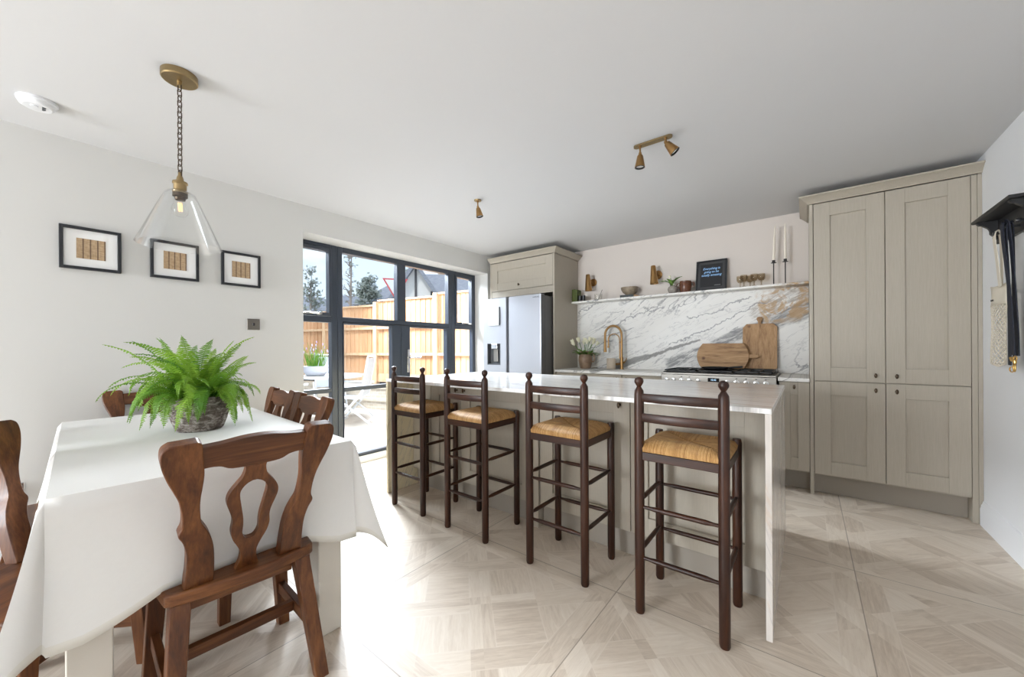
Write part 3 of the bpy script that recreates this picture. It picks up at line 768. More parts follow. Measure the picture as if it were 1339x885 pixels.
w2 = struct_root('window_2')
b = NB(); bars(b, [(3.337, 3.398, ZT, OZ1), (3.72, OY1, ZT, OZ1), (3.398, 3.72, 2.10, OZ1), (3.398, 3.72, 1.40, 1.455), (3.398, 3.72, 0.735, 0.776), (3.398, 3.72, ZT, 0.10)])
obj('window_frame', b, 'alu', w2)
b = NB(); bars(b, [(3.401, 3.425, 1.458, 2.097), (3.69, 3.717, 1.458, 2.097), (3.425, 3.69, 2.065, 2.097), (3.425, 3.69, 1.458, 1.485)], -3.61, -3.545, 0.003)
obj('window_sash', b, 'alu', w2)
b = NB(); tube(b, [(-3.54, 3.50, 1.472), (-3.525, 3.53, 1.474), (-3.525, 3.63, 1.474)], 0.008, 8); box(b, -3.545, -3.52, 3.61, 3.66, 1.462, 1.484, 0.003)
obj('window_handle', b, 'chrome', w2, smooth=40)
for z0, z1, y0, y1 in ((1.485, 2.065, 3.425, 3.69), (0.776, 1.40, 3.398, 3.72), (0.10, 0.735, 3.398, 3.72)): pane(w2, y0, y1, z0, z1)

# ------------------------------------------------------------------ kitchen units
def knob_bm(x, y, z):
    q = NB()
    R = Matrix.Rotation(PI / 2, 4, 'X')      # z -> -y
    lathe(q, [(0.008, 0), (0.006, 0.004), (0.004, 0.008), (0.004, 0.014), (0.007, 0.016)], 14, (x, y, z), R)
    lathe(q, [(0.0, 0.014), (0.008, 0.0155), (0.0115, 0.019), (0.0085, 0.023), (0.0, 0.025)], 16, (x, y, z), R @ Matrix.Diagonal((0.75, 1.5, 1, 1)))
    return q

def shaker(parent, name, x0, x1, z0, z1, yf, knob=None, st=0.092, rl=0.1, t=0.022):
    """framed door facing -y with its front face at yf"""
    q = NB(); g = 0.0012
    box(q, x0, x0 + st, yf, yf + t, z0, z1, g); box(q, x1 - st, x1, yf, yf + t, z0, z1, g)
    box(q, x0 + st, x1 - st, yf, yf + t, z1 - rl, z1, g); box(q, x0 + st, x1 - st, yf, yf + t, z0, z0 + rl, g)
    box(q, x0 + st - 0.004, x1 - st + 0.004, yf + 0.0135, yf + t - 0.001, z0 + rl - 0.004, z1 - rl + 0.004)
    o = obj(name, q, 'cab', parent)
    if knob: obj('knob', knob_bm(knob[0], yf, knob[1]), 'bronze', o, smooth=40)
    return o

crown_prof = [(0, 0), (0.012, 0), (0.012, 0.006), (0.020, 0.014), (0.052, 0.044), (0.062, 0.048), (0.062, 0.058), (0, 0.058)]

# --- larder (tall cupboard) right
lar = thing('larder_cabinet', 'tall taupe four-door larder cupboard reaching the ceiling beside the right wall', 'cupboard', (0, 0, 0))
YF = 3.76
b = NB(); box(b, 0.047, 0.892, YF + 0.024, 4.305, 0.155, 2.25); obj('carcass', b, 'cab', lar)
b = NB(); box(b, 0.021, 0.044, YF - 0.002, 4.305, 0.001, 2.25, 0.001); obj('end_panel', b, 'cab', lar)
b = NB(); box(b, 0.846, 0.872, YF + 0.002, YF + 0.11, 0.001, 2.25, 0.001); box(b, 0.873, 0.892, YF - 0.001, YF + 0.022, 0.001, 2.25, 0.001); obj('filler_panel', b, 'cab', lar)
b = NB(); box(b, 0.045, 0.845, 3.85, 3.868, 0.001, 0.154); obj('plinth', b, 'plinth', lar)
shaker(lar, 'door', 0.048, 0.4435, 0.886, 2.247, YF, (0.393, 0.936), 0.098, 0.102)
shaker(lar, 'door', 0.4475, 0.843, 0.886, 2.247, YF, (0.500, 0.935), 0.098, 0.102)
shaker(lar, 'door', 0.048, 0.4435, 0.168, 0.880, YF, (0.393, 0.829), 0.098, 0.102)
shaker(lar, 'door', 0.4475, 0.843, 0.168, 0.880, YF, (0.500, 0.827), 0.098, 0.102)
b = NB(); sweep_plan(b, [(0.021, 4.305), (0.021, YF), (0.892, YF)], [(-o, z) for o, z in crown_prof][::-1] if False else crown_prof, 2.252)
obj('cornice', b, 'cab', lar, smooth=30)

# --- fridge housing left
fh = thing('fridge_housing', 'tall taupe fridge surround with one lift-up door and cornice beside the garden window', 'cupboard')
YH = 3.74
b = NB(); box(b, -2.302, -2.28, YH, 4.305, 0.001, 2.24, 0.001); obj('side_panel', b, 'cab', fh)
b = NB(); box(b, -3.255, -3.235, YH, 4.305, 0.001, 2.24, 0.001); obj('side_panel', b, 'cab', fh)
b = NB(); box(b, -3.235, -2.302, YH + 0.024, 4.305, 1.80, 2.24); obj('carcass', b, 'cab', fh)
b = NB(); box(b, -3.234, -2.303, YH + 0.004, YH + 0.022, 1.795, 1.872, 0.0012); obj('fascia', b, 'cab', fh)
shaker(fh, 'door', -3.232, -2.305, 1.877, 2.236, YH, (-2.79, 1.93), 0.098, 0.098)
b = NB(); sweep_plan(b, [(-3.255, YH), (-2.28, YH), (-2.28, 4.305)], crown_prof, 2.242); obj('cornice', b, 'cab', fh, smooth=30)

# --- base units along the back wall
def base_unit(label, x0, x1, doors, yf=3.76, zt=0.868, right_end=False):
    t = thing('base_cabinet', label, 'cupboard')
    q = NB(); box(q, x0 + 0.001, x1 - 0.001, yf + 0.024, 4.28, 0.155, zt); obj('carcass', q, 'cab', t)
    q = NB(); box(q, x0 + 0.001, x1 - 0.001, yf + 0.10, yf + 0.118, 0.001, 0.154); obj('plinth', q, 'plinth', t)
    for a, c, k in doors: shaker(t, 'door', a, c, 0.168, zt - 0.004, yf, (k, 0.828), 0.072, 0.098)
    return t
base_unit('narrow taupe base cupboard between the range cooker and the tall larder', -0.178, 0.020, [(-0.176, 0.018, -0.077)])
base_unit('taupe two-door base cupboard under the sink tap next to the fridge', -2.276, -1.497, [(-2.272, -1.888, -1.93), (-1.884, -1.500, -1.545)])
base_unit('taupe base cupboard directly left of the range cooker', -1.493, -1.095, [(-1.490, -1.098, -1.445)])
wt = NB(); box(wt, -2.278, -1.092, 3.725, 4.284, 0.872, 0.900, 0.002)
tag(obj('worktop', wt, 'marble_wall'), 'marble worktop carrying the brass tap and flower jug', 'worktop')
wt = NB(); box(wt, -0.182, 0.019, 3.725, 4.284, 0.872, 0.900, 0.002)
tag(obj('worktop', wt, 'marble_wall'), 'short piece of marble worktop right of the range cooker', 'worktop')
wt = NB(); box(wt, -2.279, 0.019, 4.286, 4.309, 0.901, 1.689)
tag(obj('splashback', wt, 'marble_wall'), 'white marble splashback slab with grey and gold veins on the back wall', 'splashback')
wt = NB(); box(wt, -2.279, 0.019, 4.13, 4.309, 1.690, 1.711, 0.002)
tag(obj('wall_shelf', wt, 'marble_wall'), 'long thin marble shelf along the top of the splashback', 'shelf')

# --- island
isl = thing('island_worktop', 'marble island top with waterfall ends, the four bar stools drawn up to it', 'worktop')
IX0, IX1, IY0, IY1, IZ = -2.655, -0.107, 1.775, 2.91, 0.908
b = NB(); box(b, IX0, IX1, IY0, IY1, IZ - 0.022, IZ, 0.0015); obj('top_slab', b, 'marble_top', isl)
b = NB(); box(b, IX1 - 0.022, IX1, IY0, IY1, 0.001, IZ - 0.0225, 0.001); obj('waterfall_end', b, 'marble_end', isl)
b = NB(); box(b, IX0, IX0 + 0.022, IY0, IY1, 0.001, IZ - 0.0225, 0.001); obj('waterfall_end', b, 'marble_gold', isl, label='cream and gold veined waterfall end nearest the window')
YI = 2.02
def island_unit(label, x0, x1, doors):
    t = thing('island_cabinet', label, 'cupboard')
    q = NB(); box(q, x0 + 0.001, x1 - 0.001, YI + 0.024, 2.86, 0.142, 0.884); obj('carcass', q, 'cab', t)
    q = NB(); box(q, x0 + 0.001, x1 - 0.001, YI + 0.045, YI + 0.063, 0.001, 0.141); obj('plinth', q, 'plinth', t)
    for a, c, k in doors: shaker(t, 'door', a, c, 0.146, 0.880, YI, (k, 0.832) if k else None, 0.092, 0.098)
    return t
island_unit('two-door taupe island cupboard at the window end, behind the first two stools', -2.63, -1.395, [(-2.40, -2.064, -2.10), (-2.060, -1.400, -2.02)])
ip = NB(); box(ip, -2.63, -2.405, YI, YI + 0.022, 0.146, 0.884, 0.001)
ipo = obj('end_panel', ip, 'cab', bpy.data.objects['island_cabinet'])
ip = NB(); box(ip, -1.393, -1.352, YI - 0.012, YI + 0.5, 0.001, 0.884, 0.001)
tag(obj('island_divider', ip, 'cab'), 'upright taupe divider panel standing on the floor mid-island', 'panel')
island_unit('two-door taupe island cupboard at the larder end, behind the last two stools', -1.350, -0.131, [(-1.346, -0.760, -0.817), (-0.756, -0.133, -0.70)])

# --- bar stools
def make_stool():
    t = thing('bar_stool', 'stool', 'stool')
    W, DP = 0.1625, 0.302
    def rear_post(sx):
        q = NB()
        lathe(q, [(0.017, 0.0), (0.020, 0.01), (0.0205, 0.3), (0.0205, 0.94), (0.019, 0.962), (0.012, 0.974), (0.0085, 0.980), (0.012, 0.985), (0.0185, 0.996), (0.0195, 1.004), (0.016, 1.014), (0.008, 1.0195), (0, 1.021)], 20, (sx * W, 0, 0))
        return q
    def front_post(sx):
        q = NB(); lathe(q, [(0.016, 0.0), (0.0195, 0.01), (0.0195, 0.725), (0.0165, 0.741), (0, 0.743)], 18, (sx * (W + 0.005), DP, 0)); return q
    for sx in (-1, 1):
        obj('leg', rear_post(sx), 'wal_z', t, smooth=35)
        obj('leg', front_post(sx), 'wal_z', t, smooth=35)
    for z0, z1 in ((0.915, 0.950), (0.830, 0.865)):
        q = NB()
        pts = [(-W + 0.012 + (2 * W - 0.024) * k / 10) for k in range(11)]
        ring = []
        for x in pts:
            bow = -0.022 * (1 - (x / W) ** 2)
            top = z1 - 0.0 + 0.002 * math.cos(x / W * PI / 2)
            ring.append([q.verts.new((x, bow + d, z)) for d, z in ((-0.009, z0 + 0.003), (-0.007, z0), (0.007, z0), (0.009, z0 + 0.003), (0.009, top - 0.003), (0.007, top), (-0.007, top), (-0.009, top - 0.003))])
        for A, B in zip(ring[:-1], ring[1:]):
            for k in range(8): q.faces.new((A[k], A[(k + 1) % 8], B[(k + 1) % 8], B[k]))
        q.faces.new(ring[0][::-1]); q.faces.new(ring[-1])
        obj('back_slat', q, 'wal_x', t, smooth=40)
    for y in (0.0, DP):
        q = NB(); box(q, -W + 0.012, W - 0.012, y - 0.011, y + 0.011, 0.664, 0.701, 0.003); obj('seat_rail', q, 'wal_x', t)
    for sx in (-1, 1):
        q = NB(); box(q, sx * (W + 0.002) - 0.011, sx * (W + 0.002) + 0.011, 0.014, DP - 0.014, 0.664, 0.701, 0.003); obj('seat_rail', q, 'wal_y', t)
    def rung(p0, p1, axis):
        p0, p1 = Vector(p0), Vector(p1); n = 12; pts = []; rr = []
        for k in range(n + 1):
            s = k / n; pts.append(p0.lerp(p1, s)); e = min(s, 1 - s)
            rr.append(0.0075 if e < 0.09 else 0.0105)
        q = NB(); tube(q, pts, rr, 10); obj('stretcher', q, 'wal_' + axis, t, smooth=50)
    for z in (0.460, 0.240):
        rung((-W + 0.015, 0, z), (W - 0.015, 0, z), 'x'); rung((-W + 0.012, DP, z + 0.012), (W - 0.012, DP, z + 0.012), 'x')
        for sx in (-1, 1): rung((sx * (W + 0.002), 0.016, z - 0.0 + 0.022), (sx * (W + 0.003), DP - 0.016, z + 0.0 + 0.022), 'y')
    # woven seat: pillow with valleys along the diagonals, notched at the corner posts
    q = NB(); N = 28; hx, hy = W + 0.012, DP / 2 + 0.012
    def top(u, v):
        e = 1 - max(abs(u), abs(v))
        z = 0.034 * min(1, e / 0.30) ** 0.6
        d = abs(abs(u) - abs(v)); z -= 0.006 * math.exp(-(d / 0.06) ** 2) * min(1, e / 0.3 + 0.2)
        z -= 0.012 * (1 - max(abs(u), abs(v))) ** 1.3
        return z
    gr = {}
    for i in range(N + 1):
        for j in range(N + 1):
            u, v = -1 + 2 * i / N, -1 + 2 * j / N
            sh = 1.0
            x, y = u * hx, v * hy
            if abs(u) > 0.9 and abs(v) > 0.9: x, y = x * 0.93, y * 0.93
            gr[i, j] = q.verts.new((x, y, top(u, v)))
    low = {}
    for i in range(N + 1):
        for j in range(N + 1):
            if i in (0, N) or j in (0, N):
                c = gr[i, j].co; low[i, j] = q.verts.new((c.x * 0.985, c.y * 0.985, -0.016))
    for i in range(N):
        for j in range(N): q.faces.new((gr[i, j], gr[i + 1, j], gr[i + 1, j + 1], gr[i, j + 1]))
    per = [(i, 0) for i in range(N)] + [(N, j) for j in range(N)] + [(i, N) for i in range(N, 0, -1)] + [(0, j) for j in range(N, 0, -1)]
    for a, c in zip(per, per[1:] + per[:1]): q.faces.new((gr[a], low[a], low[c], gr[c]))
    q.faces.new([low[a] for a in per])
    so = obj('seat', q, 'rush', t, smooth=60); so.location = (0, DP / 2, 0.717)
    return t
st0 = make_stool()
G = 'ladder-back rush bar stools along the island'
st0['group'] = G
stools = [(-2.250, 1.682, 'dark wooden bar stool with woven rush seat nearest the garden window, farthest left'),
          (-1.667, 1.672, 'dark wooden rush-seat bar stool second from the garden window, before the twin cupboard knobs'),
          (-1.012, 1.660, 'dark wooden rush-seat bar stool standing third from the window, beside the floor-standing divider'),
          (-0.413, 1.640, 'dark wooden rush-seat bar stool nearest the camera, by the marble waterfall end')]
for i, (x, y, lb) in enumerate(stools):
    if i == 0: st0.location = (x, y, 0); st0['label'] = lb
    else: dup(st0, (x, y, 0), 0, lb)

# --- dining table, cloth
TRZ = -3.3 * D2R
TC = Vector((-2.305, 0.478, 0))
tb = thing('dining_table', 'cream painted dining table under the white cloth', 'table', TC, TRZ)
HA, HB = 0.79, 0.40
b = NB(); box(b, -HA + 0.005, HA - 0.005, -HB + 0.005, HB - 0.005, 0.735, 0.766, 0.004); obj('tabletop', b, 'cream_paint', tb)
b = NB(); box(b, -HA + 0.12, HA - 0.12, -HB + 0.05, -HB + 0.075, 0.65, 0.734); box(b, -HA + 0.12, HA - 0.12, HB - 0.075, HB - 0.05, 0.65, 0.734)
obj('apron', b, 'cream_paint', tb)
for sx in (-1, 1):
    for sy in (-1, 1):
        cx_, cy_ = sx * (HA - 0.075), sy * (HB - 0.075)
        b = NB(); box(b, cx_ - 0.045, cx_ + 0.045, cy_ - 0.045, cy_ + 0.045, 0.0005, 0.734, 0.003); obj('leg', b, 'cream_paint', tb)

def make_cloth():
    q = NB(); zt = 0.7685; R = 0.012; D0 = 0.385
    loop = []      # (corner point or edge point, outward dir, hem length, flare)
    def wob(s, a, f, p): return a * math.sin(f * s + p)
    NE, NCN = 26, 18
    corners = [(HA, -HB), (HA, HB), (-HA, HB), (-HA, -HB)]
    dirs = [(1, 0), (0, 1), (-1, 0), (0, -1)]
    for k in range(4):
        cx0, cy0 = corners[k]; cx1, cy1 = corners[(k + 1) % 4]
        d = Vector(dirs[k]); dn = Vector(dirs[(k + 1) % 4])
        mid_drop = {0: 0.325, 1: 0.335, 2: 0.335, 3: 0.335}[k]
        for i in range(NE + 1):
            s = i / NE
            e = min(s, 1 - s) * 2
            drop = D0 + (mid_drop - D0) * min(1, max(0, (e - 0.15) / 0.4)) ** 1.2
            fl = 0.045 + 0.018 * math.sin(7 * s + k)
            loop.append((Vector((cx0 + (cx1 - cx0) * s, cy0 + (cy1 - cy0) * s)), d, drop, fl))
        for i in range(1, NCN):
            ph = i / NCN * PI / 2
            dd = d * math.cos(ph) + dn * math.sin(ph)
            ext = D0 / max(math.cos(ph), math.sin(ph))
            sn = math.sin(2 * ph)
            fold = 0.5 + 0.5 * math.cos(4 * ph * 1.0)
            tt = abs(i / NCN - 0.5) * 2; fl = 0.045 + 0.235 * max(0.0, 1 - tt) ** 1.1 - 0.05 * math.exp(-((tt - 0.72) / 0.18) ** 2)
            loop.append((Vector((cx1, cy1)), dd, ext * (1 - 0.14 * sn), fl))
    rows = 16
    rings = []
    n = len(loop)
    for r in range(rows + 1):
        s = r / rows; ring = []
        for p, d, drop, fl in loop:
            L = drop * s
            hx = fl * L + R * min(1, L / 0.02); 
            z = zt - L * math.sqrt(max(0.02, 1 - fl * fl))
            # gentle hang
            hx += 0.012 * math.sin(s * 3.0 + p.x * 9 + p.y * 7) * s
            ring.append(q.verts.new((p.x + d.x * hx, p.y + d.y * hx, z)))
        rings.append(ring)
    hem_faces = []
    for r in range(rows):
        for k in range(n):
            f = q.faces.new((rings[r][k], rings[r][(k + 1) % n], rings[r + 1][(k + 1) % n], rings[r + 1][k]))
            if r >= rows - 1: f.material_index = 1
    # top grid
    c = q.verts.new((0, 0, zt + 0.001))
    inner = [q.verts.new((p.x * 0.5, p.y * 0.5, zt + 0.001)) for p, _, _, _ in loop]
    for k in range(n):
        j = (k + 1) % n
        q.faces.new((inner[k], inner[j], rings[0][j], rings[0][k])); q.faces.new((c, inner[j], inner[k]))
    bmesh.ops.remove_doubles(q, verts=q.verts, dist=0.0002)
    o = obj('tablecloth', q, ['linen', 'hem'], None, smooth=50)
    m = o.modifiers.new('thick', 'SOLIDIFY'); m.thickness = 0.0015; m.offset = 1
    o.location = TC; o.rotation_euler = (0, 0, TRZ)
    return tag(o, 'white linen tablecloth draped over the dining table with hanging corners', 'tablecloth')
make_cloth()

# --- dining chairs
def make_chair():
    t = thing('dining_chair', 'chair', 'chair')
    zs = 0.445; lean = 16.5 * D2R; H = (0.905 - zs) / math.cos(lean)
    yb = -0.160
    MB_ = Matrix.Translation((0, yb, zs - 0.004)) @ Matrix.Rotation(lean, 4, 'X') @ Matrix(((1, 0, 0, 0), (0, 0, -1, 0), (0, 1, 0, 0), (0, 0, 0, 1)))
    outl = [(-.160, 0), (-.159, .08), (-.157, .15), (-.158, .266), (-.167, .353), (-.1785, .41), (-.172, .455), (-.171, .50), (-.174, .568), (-.181, .64), (-.193, .71), (-.207, .784), (-.219, .87), (-.2225, .93), (-.219, .975), (-.205, .998)]
    inl = [(-.148, 1.003), (-.137, .985), (-.1335, .93), (-.130, .85), (-.128, .784), (-.1305, .70), (-.133, .64), (-.133, .568), (-.128, .47), (-.115, .41), (-.104, .353), (-.095, .266), (-.091, .15), (-.089, 0)]
    stile = [(u, v * H) for u, v, *_ in catmull([(*p, 0) for p in outl], 4)] + [(u, v * H) for u, v, *_ in catmull([(*p, 0) for p in inl], 4)]
    for s in (1, -1):
        q = NB(); ol = [(u * s, v) for u, v in stile]
        prism(q, ol if s > 0 else ol[::-1], -0.017, 0.021, MB_); obj('stile', q, 'oak_z', t, smooth=35, bevel=0.003)
    bot = [(-.139, .815), (-.115, .820), (-.09, .812), (-.062, .785), (0, .780), (.062, .785), (.09, .812), (.115, .820), (.139, .815)]
    topc = [(.139, .955), (.09, .962), (.04, .978), (0, .982), (-.04, .978), (-.09, .962), (-.139, .955)]
    rail = [(u, v * H) for u, v, *_ in catmull([(*p, 0) for p in bot], 4)] + [(u, v * H) for u, v, *_ in catmull([(*p, 0) for p in topc], 4)]
    q = NB(); prism(q, rail, -0.013, 0.014, MB_); obj('top_rail', q, 'oak_x', t, smooth=35, bevel=0.003)
    half = [(0, .034), (.07, .024), (.132, .022), (.194, .032), (.256, .046), (.318, .052), (.38, .050), (.43, .053), (.535, .068), (.60, .064), (.66, .046), (.70, .033), (.752, .027), (.79, .030)]
    hs = [(v, u) for v, u in half]
    cr = catmull([(u, v * H, 0) for v, u in half], 4)
    outer = [(u, v) for u, v, _ in cr] + [(-u, v) for u, v, _ in cr[::-1]]
    hole_half = [(.235, 0.0), (.242, .012), (.287, .0215), (.35, .0215), (.41, .0235), (.504, .031), (.585, .0365), (.625, .031), (.655, .018), (.672, 0.0)]
    hc = catmull([(u, v * H, 0) for v, u in hole_half], 6)
    hole = [(u, v) for u, v, _ in hc][:-1] + [(-u, v) for u, v, _ in hc[::-1]][:-1]
    # resample both loops around a common centre so they bridge cleanly
    cvv = 0.45 * H
    def resamp(loop_, n=88):
        ang = [(math.atan2(v - cvv, u) % (2 * PI), u, v) for u, v in loop_]
        pts_ = [Vector((u, v)) for _, u, v in ang]
        L = [0.0]
        for a_, b_ in zip(pts_, pts_[1:] + pts_[:1]): L.append(L[-1] + (b_ - a_).length)
        k0 = min(range(len(pts_)), key=lambda i: (pts_[i] - Vector((0, min(p.y for p in pts_)))).length)
        seq = pts_[k0:] + pts_[:k0]; LL = [0.0]
        for a_, b_ in zip(seq, seq[1:] + seq[:1]): LL.append(LL[-1] + (b_ - a_).length)
        out = []
        for i in range(n):
            d = LL[-1] * i / n; j = max(k for k in range(len(LL)) if LL[k] <= d + 1e-12); j = min(j, len(seq) - 1)
            f_ = (d - LL[j]) / max(1e-9, LL[j + 1] - LL[j]); p = seq[j].lerp(seq[(j + 1) % len(seq)], f_); out.append((p.x, p.y))
        return out
    # split splat in three stacked pieces of one mesh: foot, ring, neck
    vb, vt = 0.20, 0.70
    def half_at(v):
        for (v0, u0), (v1, u1) in zip(half[:-1], half[1:]):
            if v0 <= v <= v1: return u0 + (u1 - u0) * (v - v0) / (v1 - v0)
        return half[-1][1]
    q = NB()
    n = 90; vsamp = [0.79 * i / n for i in range(n + 1)]
    fine = {}
    cu_ = [(u, v / H) for u, v, _ in cr]
    hu_ = [(u, v / H) for u, v, _ in hc]
    def interp(tab, v):
        for (u0, v0), (u1, v1) in zip(tab[:-1], tab[1:]):
            if v0 <= v <= v1: return u0 + (u1 - u0) * (v - v0) / max(1e-9, v1 - v0)
        return None
    V = lambda u, v, w: q.verts.new(MB_ @ Vector((u, v * H, w)))
    hv0, hv1 = hole_half[0][0], hole_half[-1][0]
    vsamp = sorted(set([round(v, 5) for v in vsamp] + [hv0, hv1]))
    rows_ = []
    for v in vsamp:
        o_ = interp(cu_, v) or half_at(v); h_ = interp(hu_, v) if hv0 <= v <= hv1 else None
        rows_.append((v, o_, max(0.0, h_) if h_ is not None else None))
    T0, T1 = -0.009, 0.010
    def quad(p): q.faces.new([V(*a) for a in p])
    for (v0, o0, h0), (v1, o1, h1) in zip(rows_[:-1], rows_[1:]):
        ins = h0 is not None and h1 is not None
        for s in (1, -1):
            i0 = h0 if ins else 0.0; i1 = h1 if ins else 0.0
            for w in (T0, T1): quad([(s * i0, v0, w), (s * o0, v0, w), (s * o1, v1, w), (s * i1, v1, w)])
            quad([(s * o0, v0, T0), (s * o0, v0, T1), (s * o1, v1, T1), (s * o1, v1, T0)])
            if ins: quad([(s * i0, v0, T0), (s * i0, v0, T1), (s * i1, v1, T1), (s * i1, v1, T0)])
    bmesh.ops.remove_doubles(q, verts=q.verts, dist=0.00002)
    bmesh.ops.dissolve_degenerate(q, edges=q.edges, dist=1e-5)
    obj('splat', q, 'oak_z', t, smooth=35)
    # seat
    ol = [(-.205, -.150), (-.195, -.178), (-.165, -.190), (-.08, -.206), (0, -.211), (.08, -.206), (.165, -.190), (.195, -.178), (.205, -.150), (.218, 0), (.226, .14), (.215, .172), (.18, .182), (0, .186), (-.18, .182), (-.215, .172), (-.226, .14), (-.218, 0)]
    so = [(u, v) for u, v, _ in catmull([(*p, 0) for p in ol], 4, True)]
    q = NB(); prism(q, so, zs - 0.038, zs); obj('seat', q, 'oak_x', t, smooth=35, bevel=0.006)
    # legs
    def taper(p0, p1, a0, a1):
        q = NB(); p0, p1 = Vector(p0), Vector(p1)
        A = [q.verts.new(p0 + Vector((sx * a0 / 2, sy * a0 / 2, 0))) for sx, sy in ((-1, -1), (1, -1), (1, 1), (-1, 1))]
        B = [q.verts.new(p1 + Vector((sx * a1 / 2, sy * a1 / 2, 0))) for sx, sy in ((-1, -1), (1, -1), (1, 1), (-1, 1))]
        for k in range(4): q.faces.new((A[k], A[(k + 1) % 4], B[(k + 1) % 4], B[k]))
        q.faces.new(A[::-1]); q.faces.new(B); return q
    for s in (-1, 1):
        obj('leg', taper((s * .165, -.150, zs - 0.039), (s * .200, -.245, 0.0), .050, .040), 'oak_z', t, bevel=0.003)
        obj('leg', taper((s * .180, .135, zs - 0.039), (s * .205, .150, 0.0), .050, .040), 'oak_z', t, bevel=0.003)
    for s in (-1, 1):
        q = NB(); M = Matrix.Translation((s * .192, -.026, 0.165)) @ Matrix.Rotation(-s * 0.0, 4, 'Z'); box(q, -.012, .012, -.166, .156, -.021, .021, 0.002, M=M); obj('side_stretcher', q, 'oak_y', t)
    q = NB(); box(q, -.180, .180, -.048, -.022, .148, .186, 0.002); obj('cross_stretcher', q, 'oak_x', t)
    for y in (-.135, .13):
        q = NB(); box(q, -.142, .142, y - .010, y + .010, zs - 0.085, zs - 0.039, 0.002); obj('apron', q, 'oak_x', t)
    return t
ch0 = make_chair()
GC = 'carved oak dining chairs round the table'
ch0['group'] = GC
TR = Matrix.Rotation(TRZ, 3, 'Z')
def tl(u, v): p = TC + TR @ Vector((u, v, 0)); return (p.x, p.y, 0)
chairs = [((-1.615, 0.455, 0), 90 * D2R + TRZ, 'carved oak dining chair in the foreground with its back to the camera'),
          ((-3.01, 0.490, 0), -90 * D2R + TRZ, 'carved oak dining chair at the far table end against the wall under the pictures'),
          ((-2.14, 0.675, 0), 180 * D2R + TRZ, 'carved oak dining chair on the window side, the nearer of its pair behind the fern'),
          ((-2.60, 0.705, 0), 180 * D2R + TRZ, 'carved oak dining chair on the window side nearest the pictured wall'),
          ((-1.90, 0.025, 0), -45 * D2R, 'carved oak dining chair cut off by the left picture edge'),
          ((-2.60, 0.140, 0), 0 + TRZ, 'oak dining chair mostly hidden by the cloth on the left side, nearer the pictured wall')]
for i, (p, rz, lb) in enumerate(chairs):
    if i == 0: ch0.location = p; ch0.rotation_euler = (0, 0, rz); ch0['label'] = lb
    else: dup(ch0, p, rz, lb)

# --- fern
fern = thing('potted_fern', 'bushy bright green Boston fern in a rough stone pot on the white tablecloth', 'plant', (-2.285, 0.515, 0.7715))
b = NB()
prof = [(0.0, 0.0), (0.082, 0.0), (0.090, 0.008), (0.105, 0.05), (0.118, 0.105), (0.123, 0.150), (0.124, 0.160), (0.114, 0.161), (0.110, 0.140), (0.0, 0.138)]
lathe(b, prof, 48)
for v in b.verts:
    r = math.hypot(v.co.x, v.co.y)
    if r > 0.08 and v.co.z > 0.003:
        k = 1 + 0.02 * mnoise.noise(v.co * 30); v.co.x *= k; v.co.y *= k
obj('pot', b, 'pot', fern, smooth=60)
b = NB(); lathe(b, [(0, 0.150), (0.06, 0.150), (0.108, 0.146), (0.108, 0.139), (0, 0.139)], 24); obj('soil', b, 'soil', fern)
def frond(rng, az, L, el, curl, r0, width):
    q = NB(); n = 34
    p = Vector((r0 * math.cos(az), r0 * math.sin(az), 0.148)); ang = el; azz = az; drift = rng.uniform(-0.8, 0.8)
    pts = [p.copy()]
    for k in range(n):
        s = k / n
        d = Vector((math.cos(ang) * math.cos(azz), math.cos(ang) * math.sin(azz), math.sin(ang)))
        p = p + d * (L / n); pts.append(p.copy())
        ang -= curl / n * (0.4 + 1.3 * s); azz += drift / n + rng.uniform(-0.02, 0.02)
        if ang < -1.35: ang = -1.35
        rad = math.hypot(p.x, p.y)
        if rad < 0.15 and p.z < 0.15: ang = max(ang, -0.2)
        if p.z < 0.012: p.z = 0.012; ang = max(ang, -0.05)
    tube(q, pts, [0.0016 * (1 - 0.7 * i / n) + 0.0003 for i in range(len(pts))], 4)
    roll = rng.uniform(-0.5, 0.5)
    for i in range(3, n):
        s = i / n
        t = (pts[i + 1] - pts[i - 1]).normalized()
        side = t.cross(Vector((0, 0, 1)))
        side = side.normalized() if side.length > 1e-3 else Vector((1, 0, 0))
        side = Matrix.Rotation(roll, 3, t) @ side
        nr = side.cross(t).normalized()
        w = width * (math.sin(PI * min(1, (s * 0.93 + 0.10))) ** 0.65) * (1 - 0.25 * s)
        for sg in (-1, 1):
            ll = w * rng.uniform(0.85, 1.1); bw = L / n * 0.47
            dirv = (side * sg + t * 0.22 + nr * rng.uniform(-0.25, 0.1)).normalized()
            base = pts[i]; mid = base + dirv * ll * 0.55 + nr * 0.0015; tip = base + dirv * ll - nr * 0.003
            a = q.verts.new(base - t * bw * 0.7); c = q.verts.new(base + t * bw * 0.9)
            m1 = q.verts.new(mid - t * bw * 0.75); m2 = q.verts.new(mid + t * bw * 0.85)
            e1 = q.verts.new(tip - t * bw * 0.15); e2 = q.verts.new(tip + t * bw * 0.4)
            q.faces.new((a, c, m2, m1)); q.faces.new((m1, m2, e2, e1))
    return q
rng = random.Random(21)
left_dir = math.atan2(-0.613, -0.79)
NFR = 98
